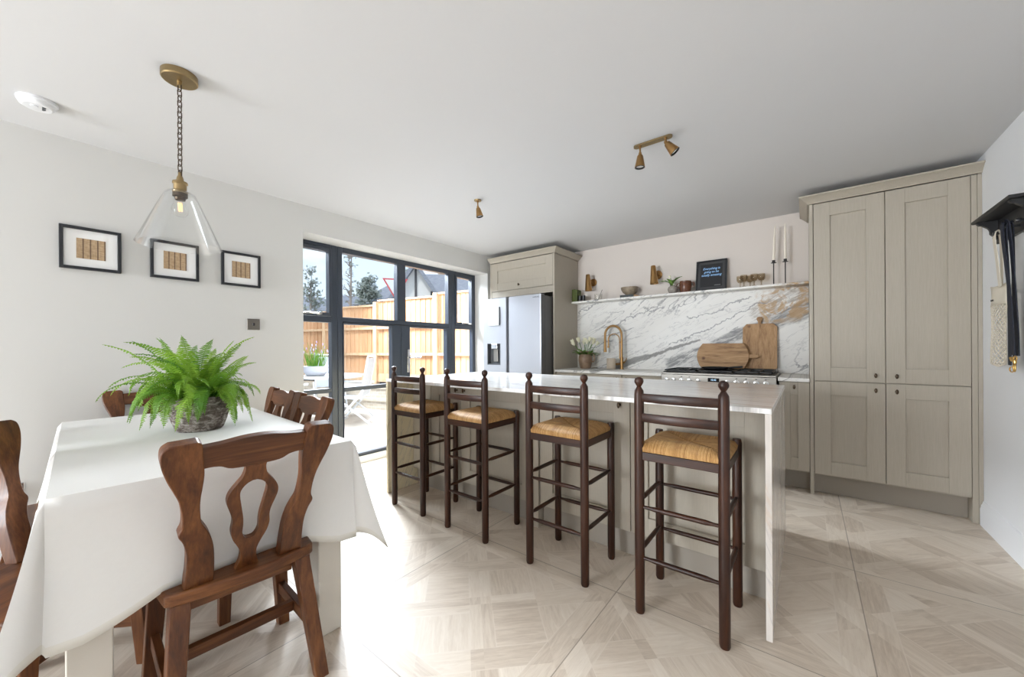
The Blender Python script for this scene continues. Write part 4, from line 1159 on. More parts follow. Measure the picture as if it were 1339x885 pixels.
for k in range(NFR):
    az = k * 2.399 + rng.uniform(-0.3, 0.3)
    bias = 0.5 + 0.5 * math.cos(az - left_dir)
    lay = k / NFR
    if lay < 0.28: L, el, cu = rng.uniform(0.27, 0.38), rng.uniform(1.15, 1.55), rng.uniform(0.6, 1.5)
    elif lay < 0.66: L, el, cu = rng.uniform(0.19, 0.27) + 0.13 * bias, rng.uniform(0.8, 1.25), rng.uniform(1.7, 3.2)
    else: L, el, cu = rng.uniform(0.20, 0.28) + 0.06 * bias, rng.uniform(0.5, 1.05), rng.uniform(3.0, 4.6)
    if math.cos(az - math.atan2(0.79, -0.613)) > 0.45: L = min(L, 0.25)
    obj('frond', frond(rng, az, L, el, cu, rng.uniform(0.01, 0.085), rng.uniform(0.027, 0.039)), 'fern', fern)

# --- pendant light
pl = thing('pendant_light', 'clear cone glass pendant on an antique brass chain above the table', 'lamp', (-2.175, 0.425, 0))
b = NB(); lathe(b, [(0.0, ZC - 0.030), (0.060, ZC - 0.030), (0.064, ZC - 0.026), (0.064, ZC - 0.0005), (0, ZC - 0.0005)], 40); lathe(b, [(0.008, ZC - 0.05), (0.009, ZC - 0.03), (0, ZC - 0.03)], 14)
obj('ceiling_rose', b, 'antique_brass', pl, smooth=35)
chb = NB(); z = ZC - 0.046; k = 0
while z > 1.925:
    R = Matrix.Rotation(PI / 2 * (k % 2) + 0.5, 4, 'Z'); pts = []
    hl, hw = 0.0155, 0.0085
    for a in range(16):
        th = 2 * PI * a / 16; pts.append(R @ Vector((hw * math.cos(th), 0, z - 0.014 + (hl - 0.0085) * (1 if math.sin(th) > 0 else -1) + 0.0085 * math.sin(th))))
    tube(chb, pts, 0.0022, 6, closed=True); z -= 0.0235; k += 1
obj('chain', chb, 'bronze', pl, smooth=60)
b = NB(); lathe(b, [(0, 1.932), (0.006, 1.930), (0.008, 1.915), (0.011, 1.908), (0.014, 1.892), (0.026, 1.888), (0.027, 1.880), (0.023, 1.876), (0.023, 1.852), (0.027, 1.848), (0.027, 1.838), (0.0, 1.838)], 28)
obj('lamp_holder', b, 'antique_brass', pl, smooth=35)
b = NB(); lathe(b, [(0.026, 1.838), (0.0265, 1.822), (0.020, 1.818), (0.018, 1.808), (0, 1.806)], 24); obj('socket', b, 'bronze', pl, smooth=35)
b = NB(); lathe(b, [(0.028, 1.843), (0.044, 1.841), (0.053, 1.834), (0.058, 1.822), (0.085, 1.758), (0.120, 1.672), (0.147, 1.606), (0.145, 1.605), (0.118, 1.671), (0.083, 1.757), (0.056, 1.821), (0.051, 1.832), (0.043, 1.8385), (0.028, 1.8405), (0.028, 1.843)], 64)
obj('glass_shade', b, 'shade_glass', pl, smooth=40)
b = NB(); lathe(b, [(0.012, 1.806), (0.016, 1.798), (0.026, 1.782), (0.030, 1.766), (0.026, 1.748), (0.014, 1.737), (0, 1.735)], 24); bo = obj('bulb', b, 'clear_glass', pl, smooth=60)
b = NB(); tube(b, [(0.006 * math.cos(a * PI / 3), 0.006 * math.sin(a * PI / 3), 1.795 - 0.035 * (a % 2)) for a in range(9)], 0.0022, 6); obj('filament', b, 'filament', bo)

# --- smoke alarm
sa = thing('smoke_alarm', 'round white smoke alarm on the ceiling at the far left', 'alarm', (-2.945, 0.045, 0))
b = NB(); lathe(b, [(0, ZC - 0.034), (0.047, ZC - 0.033), (0.058, ZC - 0.026), (0.062, ZC - 0.014), (0.066, ZC - 0.012), (0.067, ZC - 0.0005), (0, ZC - 0.0005)], 40); obj('casing', b, 'white_plastic', sa, smooth=30)
b = NB(); lathe(b, [(0, ZC - 0.0365), (0.012, ZC - 0.0362), (0.013, ZC - 0.033), (0, ZC - 0.033)], 18, (0.012, -0.01, 0)); obj('test_button', b, 'white_plastic', sa, smooth=30)
b = NB()
for i in range(6): box(b, -0.012 + i * 0.007, -0.0058 + i * 0.007, 0.014, 0.022 + 0.004 * (i % 2), ZC - 0.0352, ZC - 0.0330)
obj('printed_mark', b, 'dark_grey', sa)

# --- picture frames on the left wall
def picture(yc, label):
    t = thing('picture_frame', label, 'picture', (XA, yc, 1.742), 0, 'three woven reed pictures on the left wall')
    h = 0.123; q = NB(); wd = 0.016
    for y0, y1, z0, z1 in ((-h, -h + wd, -h, h), (h - wd, h, -h, h), (-h + wd, h - wd, h - wd, h), (-h + wd, h - wd, -h, -h + wd)): box(q, 0.0008, 0.024, y0, y1, z0, z1, 0.001)
    obj('frame', q, 'frameblack', t)
    q = NB(); box(q, 0.001, 0.010, -h + wd, h - wd, -h + wd, h - wd); obj('mount', q, 'paper', t)
    q = NB(); box(q, 0.0102, 0.0125, -0.058, 0.058, -0.058, 0.058); obj('artwork', q, 'reed', t)
picture(0.246, 'black framed woven reed picture, farthest left of the three on the wall')
picture(0.622, 'black framed woven reed picture in the middle, partly seen through the glass pendant')
picture(0.996, 'black framed woven reed picture nearest the garden window')
sw = thing('light_switch', 'small square pewter light switch beside the garden window', 'switch', (XA, 1.075, 1.34))
b = NB(); box(b, 0.0005, 0.007, -0.042, 0.042, -0.042, 0.042, 0.002); obj('plate', b, 'grey_bronze_plate', sw)
b = NB(); box(b, 0.007, 0.011, -0.008, 0.008, -0.011, 0.011, 0.002); obj('rocker', b, 'black_plastic', sw)
sk = thing('wall_socket', 'pewter wall socket low on the left wall behind the chair', 'socket', (XA, -0.045, 0.40))
b = NB(); box(b, 0.0005, 0.007, -0.075, 0.045, -0.042, 0.042, 0.002); obj('plate', b, 'chrome', sk)
b = NB()
for y in (-0.045, 0.015):
    box(b, 0.007, 0.0085, y - 0.018, y + 0.018, -0.025, 0.018)
obj('outlet', b, 'black_plastic', sk)
pg = NB(); box(pg, 0.0085, 0.045, -0.07, -0.02, -0.03, 0.02, 0.006); tube(pg, [(0.045, -0.045, -0.01), (0.06, -0.045, -0.05), (0.05, -0.05, -0.2), (0.03, -0.06, -0.385)], 0.004, 8)
po = tag(obj('plug', pg, 'black_plastic'), 'black plug with trailing cable in the low wall socket', 'plug'); po.location = (XA, -0.045, 0.40)

# --- ceiling spotlights
def spot_head(t, base, aim):
    ax = Vector(aim).normalized(); R = Vector((0, 0, -1)).rotation_difference(ax).to_matrix().to_4x4()
    q = NB(); bx, by, bz = base
    tube(q, [(bx, by, ZC - 0.004), (bx, by, bz)], 0.005, 10); lathe(q, [(0, 0.010), (0.008, 0.007), (0.0095, 0), (0.008, -0.007), (0, -0.010)], 14, base)
    lathe(q, [(0.008, ZC - 0.020), (0.009, ZC - 0.010), (0.006, ZC - 0.004)], 12, (bx, by, 0))
    obj('swivel_stem', q, 'brass', t, smooth=40)
    q = NB(); lathe(q, [(0, -0.006), (0.013, -0.008), (0.017, -0.014), (0.030, -0.082), (0.028, -0.082), (0.016, -0.02), (0, -0.018)], 28, base, R)
    h = obj('lamp_head', q, 'brass', t, smooth=35)
    q = NB(); lathe(q, [(0.0285, -0.079), (0.0285, -0.0825), (0.023, -0.0825), (0.023, -0.070), (0.0285, -0.079)], 28, base, R); obj('lamp_rim', q, 'black', h, smooth=35)
    q = NB(); lathe(q, [(0, -0.068), (0.018, -0.070), (0.0235, -0.074), (0.0235, -0.066), (0, -0.060)], 24, base, R); obj('lamp_lens', q, 'lamp_inside', h, smooth=35)
sp = thing('ceiling_spotlight', 'brass ceiling bar with two swivel spotlights above the island', 'lamp')
b = NB(); ol = []
x0, x1, yy = -0.800, -0.618, 2.272
for a in range(13): ol.append((x1 + 0.02 * math.cos(-PI / 2 + PI * a / 12), yy + 0.02 * math.sin(-PI / 2 + PI * a / 12)))
for a in range(13): ol.append((x0 + 0.02 * math.cos(PI / 2 + PI * a / 12), yy + 0.02 * math.sin(PI / 2 + PI * a / 12)))
prism(b, ol, ZC - 0.010, ZC - 0.0005); obj('mounting_bar', b, 'antique_brass', sp, smooth=35)
spot_head(sp, (-0.780, 2.265, 2.306), (-0.02, -0.02, -1)); spot_head(sp, (-0.632, 2.262, 2.325), (0.62, 0.20, -0.85))
sp = thing('ceiling_spotlight', 'single small brass spotlight on the ceiling near the window', 'lamp')
b = NB(); lathe(b, [(0, ZC - 0.010), (0.028, ZC - 0.009), (0.030, ZC - 0.0005), (0, ZC - 0.0005)], 28, (-2.12, 2.285, 0)); obj('mounting_plate', b, 'antique_brass', sp, smooth=35)
spot_head(sp, (-2.12, 2.285, 2.306), (0.16, 0.12, -1))

# --- fridge
fr = thing('fridge', 'silver American-style double-door fridge freezer with water dispenser', 'fridge')
FX0, FX1, FXm0, FXm1, FZ = -3.168, -2.312, -2.803, -2.762, 1.752
b = NB(); box(b, FX0 + 0.004, FX1 - 0.004, 3.585, 4.27, 0.03, FZ - 0.012, 0.004); obj('body', b, 'fridge_side', fr)
b = NB(); box(b, FXm1 - 0.002, FX1, 3.50, 3.578, 0.06, FZ, 0.008, 2); obj('door', b, ['fridge'], fr)
b = NB(); box(b, FX1 + 0.0002, FX1 + 0.0012, 3.512, 3.576, 0.07, FZ - 0.01); obj('door_edge', b, 'fridge_side', fr)
b = NB()
dx0, dx1, dz0, dz1 = -3.103, -2.896, 0.945, 1.203
box(b, FX0, dx0, 3.50, 3.578, 0.06, FZ, 0.004); box(b, dx1, FXm0, 3.50, 3.578, 0.06, FZ, 0.004)
box(b, dx0 - 0.003, dx1 + 0.003, 3.5005, 3.578, dz1, FZ - 0.002, 0.0); box(b, dx0 - 0.003, dx1 + 0.003, 3.5005, 3.578, 0.062, dz0, 0.0)
box(b, dx0 - 0.003, dx1 + 0.003, 3.572, 3.578, dz0, dz1)
dl = obj('door', b, 'fridge', fr)
b = NB(); box(b, dx0 + 0.001, dx1 - 0.001, 3.56, 3.571, dz0 + 0.001, dz1 - 0.001); box(b, dx0 + 0.001, dx0 + 0.006, 3.503, 3.56, dz0, dz1); box(b, dx1 - 0.006, dx1 - 0.001, 3.503, 3.56, dz0, dz1); box(b, dx0 + .006, dx1 - .006, 3.503, 3.56, dz0 + .001, dz0 + 0.012)
dd = obj('dispenser', b, 'dark_grey', dl)
b = NB(); box(b, -3.045, -2.95, 3.505, 3.556, 1.140, 1.200, 0.006, 2); obj('dispenser_nozzle', b, 'chrome', dl)
b = NB(); box(b, -3.03, -2.965, 3.535, 3.545, 0.985, 1.135, 0.004, 2); obj('dispenser_paddle', b, 'steel', dl)
b = NB(); box(b, FXm0 + 0.001, FXm1 - 0.003, 3.545, 3.583, 0.06, FZ - 0.004); obj('handle_recess', b, 'dark_grey', fr)
text_mesh('maker_lettering', 'SAMSUNG', 0.020, 'dark_grey', Matrix.Translation((-2.375, 3.4995, 1.716)) @ Matrix.Rotation(PI / 2, 4, 'X'), fr)
b = NB()
for x in (FX0 + 0.05, FX1 - 0.05):
    for y in (3.62, 4.2): lathe(b, [(0.02, 0.001), (0.02, 0.031)], 12, (x, y, 0))
obj('foot', b, 'black_plastic', fr)
nb_ = thing('note_board', 'pale notepad stuck on the left fridge door above the dispenser', 'notepad')
b = NB(); box(b, -3.062, -2.905, 3.484, 3.4985, 1.422, 1.640, 0.002); obj('pad', b, 'whiteboard', nb_)
b = NB(); box(b, -2.9045, -2.893, 3.486, 3.4985, 1.424, 1.642, 0.002); obj('spine', b, 'dark_grey', nb_)

# --- range cooker
rc = thing('range_cooker', 'stainless steel range cooker with black gas hob against the splashback', 'cooker')
RX0, RX1 = -1.086, -0.190
b = NB(); box(b, RX0, RX1, 3.735, 4.27, 0.10, 0.897); obj('body', b, 'steel', rc)
b = NB(); box(b, RX0, RX1, 3.70, 3.735, 0.795, 0.897, 0.004, 2); obj('control_panel', b, 'steel', rc)
cp = rc.children[-1] if rc.children else None
b = NB(); box(b, RX0 - 0.0, RX1, 3.705, 4.28, 0.898, 0.913, 0.003); obj('hob_rim', b, 'steel', rc)
b = NB(); box(b, RX0 + 0.012, RX1 - 0.012, 3.725, 4.275, 0.9135, 0.921, 0.002); obj('hob', b, 'rubber', rc)
for i in range(3):
    gx0 = RX0 + 0.02 + i * (RX1 - RX0 - 0.04) / 3; gx1 = gx0 + (RX1 - RX0 - 0.04) / 3 - 0.006
    b = NB()
    for y in (3.74, 4.02, 4.17): box(b, gx0, gx1, y, y + 0.012, 0.926, 0.940, 0.002)
    for k in range(4):
        x = gx0 + (gx1 - gx0 - 0.012) * k / 3; box(b, x, x + 0.012, 3.74, 4.182, 0.926, 0.940, 0.002)
    for x in (gx0 + 0.02, gx1 - 0.02):
        for y in (3.76, 4.16): box(b, x - 0.006, x + 0.006, y - 0.006, y + 0.006, 0.921, 0.927)
    obj('pan_support', b, 'rubber', rc)
    for y in (3.87, 4.09):
        b = NB(); lathe(b, [(0.04, 0.9212), (0.04, 0.926), (0.028, 0.927), (0.028, 0.9325), (0, 0.9335)], 20, ((gx0 + gx1) / 2, y, 0)); obj('burner', b, 'rubber', rc, smooth=35)
R = Matrix.Rotation(PI / 2, 4, 'X')
for x in (-1.035, -0.975, -0.905, -0.838, -0.765, -0.535, -0.468, -0.398, -0.328, -0.262):
    b = NB(); lathe(b, [(0.021, 0.0), (0.021, 0.004), (0.0165, 0.006), (0.0155, 0.026), (0, 0.028)], 20, (x, 3.70, 0.846), R); box(b, x - 0.004, x + 0.004, 3.662, 3.674, 0.832, 0.860, 0.002)
    obj('knob', b, 'chrome', rc, smooth=35)
b = NB(); box(b, -0.688, -0.598, 3.6985, 3.6998, 0.842, 0.876); dso = obj('clock_display', b, 'display', rc)
text_mesh('clock_digits', '10:42', 0.020, 'display_digit', Matrix.Translation((-0.643, 3.698, 0.859)) @ R, dso, 0.0002)
text_mesh('maker_lettering', 'RANGEMASTER', 0.0085, 'dark_mark', Matrix.Translation((-0.232, 3.6995, 0.882)) @ R, rc, 0.0003)
b = NB()
for x in (-0.468, -0.398, -0.328, -0.262, -0.838, -0.905): box(b, x - 0.006, x + 0.006, 3.6988, 3.6998, 0.8745, 0.8815)
obj('panel_marking', b, 'dark_mark', rc)
for x0, x1 in ((RX0 + 0.008, -0.645), (-0.635, RX1 - 0.008)):
    b = NB(); box(b, x0, x1, 3.705, 3.733, 0.16, 0.785, 0.004); od = obj('oven_door', b, 'steel', rc)
    b = NB(); box(b, x0 + 0.06, x1 - 0.06, 3.7035, 3.7048, 0.30, 0.66); obj('oven_window', b, 'display', od)
    b = NB(); tube(b, [(x0 + 0.03, 3.704, 0.74), (x0 + 0.03, 3.665, 0.74), (x1 - 0.03, 3.665, 0.74), (x1 - 0.03, 3.704, 0.74)], 0.01, 10); obj('handle', b, 'chrome', od, smooth=40)
b = NB(); box(b, RX0 + 0.01, RX1 - 0.01, 3.76, 3.78, 0.001, 0.10); obj('plinth', b, 'black', rc)
gp = thing('griddle_pan', 'low black cast-iron griddle pan on the middle of the hob', 'pan', (-0.655, 3.86, 0.9405))
b = NB(); lathe(b, [(0, 0), (0.085, 0), (0.105, 0.012), (0.112, 0.026), (0.107, 0.026), (0.099, 0.014), (0.083, 0.006), (0, 0.006)], 32); obj('pan_body', b, 'rubber', gp, smooth=40)
b = NB(); tube(b, [(0.105, 0.0, 0.020), (0.15, 0.02, 0.026), (0.21, 0.04, 0.03)], [0.009, 0.008, 0.010], 8, flat=0.6); obj('handle', b, 'rubber', gp, smooth=40)

# --- chopping boards
M_l = Matrix.Translation((0, 4.165, 0.9435)) @ Matrix.Rotation(-7 * D2R, 4, 'X') @ M_XZ
cb = thing('chopping_board', 'upright rectangular wooden chopping board with a knob handle leaning on the splashback', 'chopping board')
M_b = Matrix.Translation((0, 4.21, 0.942)) @ Matrix.Rotation(-7.0 * D2R, 4, 'X') @ M_XZ
xl, xr, H_ = -0.482, -0.210, 0.425
b = NB(); prism(b, [(xl + .01, 0), (xr - .01, 0), (xr, .01), (xr, H_ - .035), (xr - .03, H_), (xl + .03, H_), (xl, H_ - .035), (xl, .01)], -0.012, 0.012, M_b); obj('board', b, 'board_z', cb, bevel=0.003)
xm = -0.347; pr_ = catmull([(xm - .014, H_ - .004, 0), (xm - .013, H_ + .018, 0), (xm - .024, H_ + .045, 0), (xm - .018, H_ + .062, 0), (xm, H_ + .067, 0), (xm + .018, H_ + .062, 0), (xm + .024, H_ + .045, 0), (xm + .013, H_ + .018, 0), (xm + .014, H_ - .004, 0)], 4)
b = NB(); prism(b, [(u, v) for u, v, _ in pr_], -0.010, 0.010, M_b); obj('handle', b, 'board_z', cb, bevel=0.002, smooth=40)
cb = thing('chopping_board', 'wide wooden chopping board with cut corners and side handle leaning in front', 'chopping board')
M_b = Matrix.Translation((0, 4.135, 0.942)) @ Matrix.Rotation(-9.0 * D2R, 4, 'X') @ M_XZ
pts = catmull([(-.825, 0, 0), (-.845, .03, 0), (-.863, .08, 0), (-.868, .125, 0), (-.858, .175, 0), (-.838, .215, 0), (-.818, .242, 0)], 4)
L_ = [(u, v) for u, v, _ in pts]; Rr = [(-0.645 * 2 - u, v) for u, v in L_][::-1]
b = NB(); prism(b, L_ + Rr, -0.011, 0.011, M_b); obj('board', b, 'board_x', cb, bevel=0.003, smooth=30)
b = NB(); prism(b, [(-.426, .100), (-.352, .104), (-.346, .112), (-.346, .122), (-.352, .130), (-.426, .136)], -0.009, 0.009, M_b); obj('handle', b, 'board_x', cb, bevel=0.003)

# --- tap
tp = thing('kitchen_tap', 'tall brushed brass spring-neck kitchen tap behind the sink', 'tap', (-1.665, 4.185, 0.9003))
b = NB(); lathe(b, [(0.026, 0), (0.026, 0.006), (0.019, 0.009), (0.019, 0.13), (0.015, 0.135), (0.015, 0.14), (0, 0.14)], 24); obj('tap_body', b, 'brass', tp, smooth=35)
arc = [(0, 0, 0.14 + 0.255 * k / 6) for k in range(7)]
for a in range(1, 15): th = PI * a / 14; arc.append((-0.10 + 0.10 * math.cos(th), 0, 0.395 + 0.103 * math.sin(th)))
arc += [(-0.20, 0, 0.36), (-0.20, 0, 0.31)]
b = NB(); tube(b, arc, 0.0125, 12)
obj('spring_hose', b, 'brass', tp, smooth=50)
b = NB()
arc2 = [Vector(p) for p in arc[2:]]
fr2 = frames_along(arc2); tot = len(arc2)
hel = []
for i in range((tot - 1) * 24):
    s = i / 24; k = int(s); f_ = s - k; p = arc2[k].lerp(arc2[k + 1], f_); t_, a_, c_ = fr2[k]
    th = i * 2 * PI / 10; hel.append(p + (a_ * math.cos(th) + c_ * math.sin(th)) * 0.0135)
tube(b, hel, 0.0014, 4); obj('hose_coil', b, 'brass', tp, smooth=60)
b = NB(); lathe(b, [(0, 0.315), (0.013, 0.314), (0.014, 0.25), (0.019, 0.205), (0.020, 0.195), (0, 0.195)], 20, (-0.20, 0, 0)); obj('spray_head', b, 'brass', tp, smooth=35)
b = NB(); in2 = [(-0.024, 0, 0.12), (-0.024, 0, 0.33)]
for a in range(1, 13): th = PI * a / 12; in2.append((-0.092 + 0.068 * math.cos(th), 0, 0.34 + 0.064 * math.sin(th)))
in2 += [(-0.16, 0, 0.30), (-0.16, 0, 0.262)]
tube(b, in2, 0.0065, 10); box(b, -0.03, 0.012, -0.008, 0.008, 0.30, 0.316, 0.003); lathe(b, [(0, 0.268), (0.011, 0.266), (0.011, 0.245), (0, 0.245)], 14, (-0.16, 0, 0)); obj('filter_spout', b, 'brass', tp, smooth=50)
b = NB(); tube(b, [(0.0, 0, 0.075), (0.035, -0.01, 0.078)], 0.012, 12); tube(b, [(0.035, -0.01, 0.078), (0.05, -0.012, 0.095), (0.062, -0.014, 0.13)], [0.006, 0.005, 0.004], 8); tube(b, [(0.0, 0, 0.06), (-0.038, -0.02, 0.06)], 0.011, 12); tube(b, [(-0.036, -0.02, 0.06), (-0.046, -0.045, 0.058)], [0.014, 0.015], 12); obj('tap_lever', b, 'brass', tp, smooth=50)

# --- vases, jugs, small pots
def vessel(name, label, cat, loc, prof, mat, n=36):
    t = thing(name, label, cat, loc); q = NB(); lathe(q, prof, n); obj('body', q, mat, t, smooth=45); return t
def ear(t, p0, p1, out, mat, r=0.008):
    q = NB(); a, c = Vector(p0), Vector(p1); o = Vector(out)
    pts = [a, a + o * 0.75 + (a - c) * 0.05, (a + c) / 2 + o * 1.15, c + o * 0.7, c]
    tube(q, [Vector(p) for p in catmull([tuple(p) for p in pts], 5)], r, 8); obj('handle', q, mat, t, smooth=60)
jg = vessel('flower_jug', 'brown stoneware jug with one handle standing beside the fridge surround', 'jug', (-2.085, 4.115, 0.9003),
            [(0, 0), (0.055, 0), (0.062, 0.006), (0.074, 0.05), (0.081, 0.10), (0.078, 0.145), (0.066, 0.180), (0.060, 0.190), (0.061, 0.205), (0.055, 0.205), (0.054, 0.19), (0.06, 0.18), (0.07, 0.14), (0.072, 0.10), (0.05, 0.012), (0, 0.01)], 'jug')
ear(jg, (0.062, 0, 0.175), (0.078, 0, 0.085), (0.042, 0, 0), 'jug')
vessel('stoneware_pot', 'small oat-coloured stoneware pot on the worktop beside the tap', 'pot', (-1.768, 4.13, 0.9003),
       [(0, 0), (0.046, 0), (0.050, 0.004), (0.051, 0.115), (0.047, 0.124), (0.042, 0.124), (0.045, 0.115), (0.045, 0.01), (0, 0.008)], 'canister')
SZ = 1.7115
vs_t = vessel('bud_vase', 'round grey stoneware bud vase on the shelf', 'vase', (-1.108, 4.20, SZ),
              [(0, 0), (0.028, 0), (0.045, 0.02), (0.052, 0.045), (0.045, 0.07), (0.024, 0.083), (0.020, 0.087), (0.016, 0.085), (0.02, 0.078), (0.04, 0.065), (0.046, 0.045), (0.026, 0.008), (0, 0.006)], 'vase')
cr_ = vessel('crock', 'rust-brown glazed crock with two ear handles on the shelf', 'pot', (-0.985, 4.20, SZ),
             [(0, 0), (0.046, 0), (0.050, 0.006), (0.058, 0.05), (0.060, 0.08), (0.054, 0.105), (0.057, 0.118), (0.051, 0.118), (0.048, 0.105), (0.053, 0.08), (0.045, 0.01), (0, 0.008)], 'crock')
for s in (-1, 1): ear(cr_, (s * 0.056, 0, 0.10), (s * 0.059, 0, 0.058), (s * 0.024, 0, 0), 'crock', 0.0065)

def bloom_bm(c, d, size):
    q = NB(); R = Vector((0, 0, 1)).rotation_difference(Vector(d).normalized()).to_matrix().to_4x4(); c = Vector(c)
    for ly, (n, op, r0) in enumerate(((3, 0.10, 0.55), (3, 0.22, 0.8), (4, 0.42, 1.0))):
        for k in range(n):
            th = 2 * PI * k / n + ly * 0.6; rows = []
            for i in range(6):
                s = i / 5; rr = size * r0 * (0.25 + 0.62 * math.sin(min(1, s * 1.25) * PI * 0.62) + op * s * s * 0.8) * 0.62; zz = size * 1.55 * s
                wv = size * 0.62 * math.sin(PI * (0.12 + 0.86 * s)) ** 0.8
                row = []
                for j in range(5):
                    a = (j - 2) / 2; an = th + a * wv / max(0.3 * size, rr) * 0.55
                    row.append(q.verts.new(c + R.to_3x3() @ Vector((rr * math.cos(an), rr * math.sin(an), zz))))
                rows.append(row)
            for A, B in zip(rows[:-1], rows[1:]):
                for j in range(4): q.faces.new((A[j], A[j + 1], B[j + 1], B[j]))
    return q
def flower(label, group, base, tip, size, leafn, seed, mat='petal'):
    rg = random.Random(seed)
    t = thing('cream_tulip', label, 'flower', base, 0, group)
    tip = Vector(tip) - Vector(base); mid = tip * 0.55 + Vector((tip.x * -0.10, 0, 0.025))
    pts = [Vector(p) for p in catmull([(0, 0, 0), tuple(mid), tuple(tip)], 6)]
    q = NB(); tube(q, pts, 0.003, 6); obj('stem', q, 'stem', t, smooth=60)
    obj('bloom', bloom_bm(tip, tip - mid, size), mat, t, smooth=60)
    for k in range(leafn):
        q = NB(); az = rg.uniform(0, 2 * PI); L = rg.uniform(0.11, 0.17); p = pts[4] * rg.uniform(0.7, 1.0); rows = []
        el = rg.uniform(0.75, 1.25)
        for i in range(8):
            s = i / 7; w = 0.021 * math.sin(PI * (0.08 + 0.9 * s)) ** 0.7
            d = Vector((math.cos(el) * math.cos(az), math.cos(el) * math.sin(az), math.sin(el))); sd = Vector((-math.sin(az), math.cos(az), 0))
            rows.append([q.verts.new(p + sd * w * a + Vector((0, 0, 0.004 * abs(a)))) for a in (-1, 0, 1)])
            p = p + d * (L / 7); el -= 0.16
        for A, B in zip(rows[:-1], rows[1:]):
            for j in range(2): q.faces.new((A[j], A[j + 1], B[j + 1], B[j]))
        obj('leaf', q, 'tulip_leaf', t, smooth=60)
JX, JY, JZ = -2.085, 4.115, 0.9003
heads = [(-0.155, -0.02, 0.315), (-0.125, -0.05, 0.285), (-0.085, -0.01, 0.335), (-0.06, -0.05, 0.325), (-0.015, 0.02, 0.325), (0.03, -0.02, 0.305), (0.075, -0.03, 0.335), (0.105, 0.0, 0.325), (0.125, -0.045, 0.300), (0.155, -0.01, 0.285), (-0.035, 0.04, 0.295)]
hl = ['cream tulip leaning lowest and farthest left in the brown jug', 'cream tulip in the jug drooping forward left, just under the outermost bloom', 'tallest cream tulip of the left cluster in the brown jug', 'cream tulip facing forward, left of the jug centre', 'cream tulip upright in the middle of the jug bunch', 'small cream tulip just right of centre in the jug', 'tallest cream tulip of the right cluster in the brown jug', 'cream tulip at the back of the right cluster in the jug', 'cream tulip drooping forward in the right cluster of the jug', 'cream tulip leaning farthest right over the jug handle', 'cream tulip at the back of the jug against the marble']
for i, ((dx, dy, dz), lb) in enumerate(zip(heads, hl)):
    flower(lb, 'cream tulips in the stoneware jug', (JX + dx * 0.12, JY + dy * 0.12, JZ + 0.03), (JX + dx * 0.92, JY + dy, JZ + dz * 0.93 + 0.008), 0.036, 4, i)
flower('single cream tulip bud leaning up from the grey bud vase', 'tulips in the bud vase', (-1.108, 4.20, SZ + 0.03), (-1.13, 4.19, SZ + 0.165), 0.019, 3, 50)
flower('low tulip bud leaning left out of the grey bud vase', 'tulips in the bud vase', (-1.109, 4.20, SZ + 0.03), (-1.185, 4.18, SZ + 0.145), 0.013, 3, 51)

# --- shelf objects
def book(label, x0, x1, y0, y1, z0, z1, mat, spine='x'):
    t = thing('book', label, 'book')
    q = NB(); c = 0.003
    if spine == 'up': box(q, x0, x0 + c, y0, y1, z0, z1); box(q, x1 - c, x1, y0, y1, z0, z1); box(q, x0 + c, x1 - c, y0, y0 + c, z0, z1)
    else: box(q, x0, x1, y0, y1, z0, z0 + c); box(q, x0, x1, y0, y1, z1 - c, z1); box(q, x0, x1, y0, y0 + c, z0 + c, z1 - c)
    obj('cover', q, mat, t)
    q = NB()
    if spine == 'up': box(q, x0 + c, x1 - c, y0 + c, y1 - 0.004, z0 + 0.003, z1 - 0.003)
    else: box(q, x0 + 0.004, x1 - 0.004, y0 + c, y1 - 0.004, z0 + c, z1 - c)
    obj('pages', q, 'cream_page', t)
    return t
book('olive green book standing upright at the left end of the shelf', -2.274, -2.232, 4.14, 4.245, SZ, SZ + 0.150, 'olive', 'up')
bk2 = book('second olive book upright on the shelf, tucked against the first', -2.230, -2.208, 4.145, 4.25, SZ, SZ + 0.146, 'olive', 'up')
def candle_tin(x, label):
    t = thing('candle_jar', label, 'candle', (x, 4.17, SZ), 0, 'black candle jars at the shelf end')
    q = NB(); lathe(q, [(0, 0), (0.021, 0), (0.022, 0.002), (0.022, 0.070), (0.019, 0.070), (0.019, 0.055), (0, 0.055)], 28); obj('jar', q, 'black_plastic', t, smooth=35)
    q = NB(); lathe(q, [(0, 0.052), (0.0185, 0.052), (0.0185, 0.0565), (0, 0.0565)], 20); obj('wax', q, 'wax', t)
candle_tin(-2.180, 'small black candle jar on the shelf touching the olive books')
candle_tin(-2.133, 'small black candle jar on the shelf, the one farther from the olive books')
gt = thing('glass_tumbler', 'clear glass tumbler on the marble shelf left of the bowl', 'glass', (-1.945, 4.18, SZ))
q = NB(); lathe(q, [(0, 0), (0.040, 0), (0.043, 0.003), (0.046, 0.072), (0.0445, 0.072), (0.041, 0.006), (0, 0.005)], 32); obj('body', q, 'clear_glass', gt, smooth=35)
q = NB(); tube(q, [(0.0, 0, 0.006), (0.03, 0.0, 0.075), (0.05, 0.0, 0.118)], [0.002, 0.002, 0.0035], 6); o = tag(obj('incense_stick', q, 'iron'), 'thin dark stick leaning in the clear tumbler', 'stick'); o.location = (-1.945, 4.18, SZ)
book('dark book lying flat under the bowl on the shelf', -1.665, -1.515, 4.145, 4.255, SZ, SZ + 0.027, 'book_dark', 'flat')
wd = NB(); prism(wd, [(-1.512, 0), (-1.452, 0), (-1.452, 0.006), (-1.498, 0.026), (-1.512, 0.026)], -0.04, 0.04, Matrix.Translation((0, 4.20, SZ)) @ M_XZ)
tag(obj('wood_wedge', wd, 'tan'), 'small tan wooden wedge on the shelf beside the dark book', 'wedge')
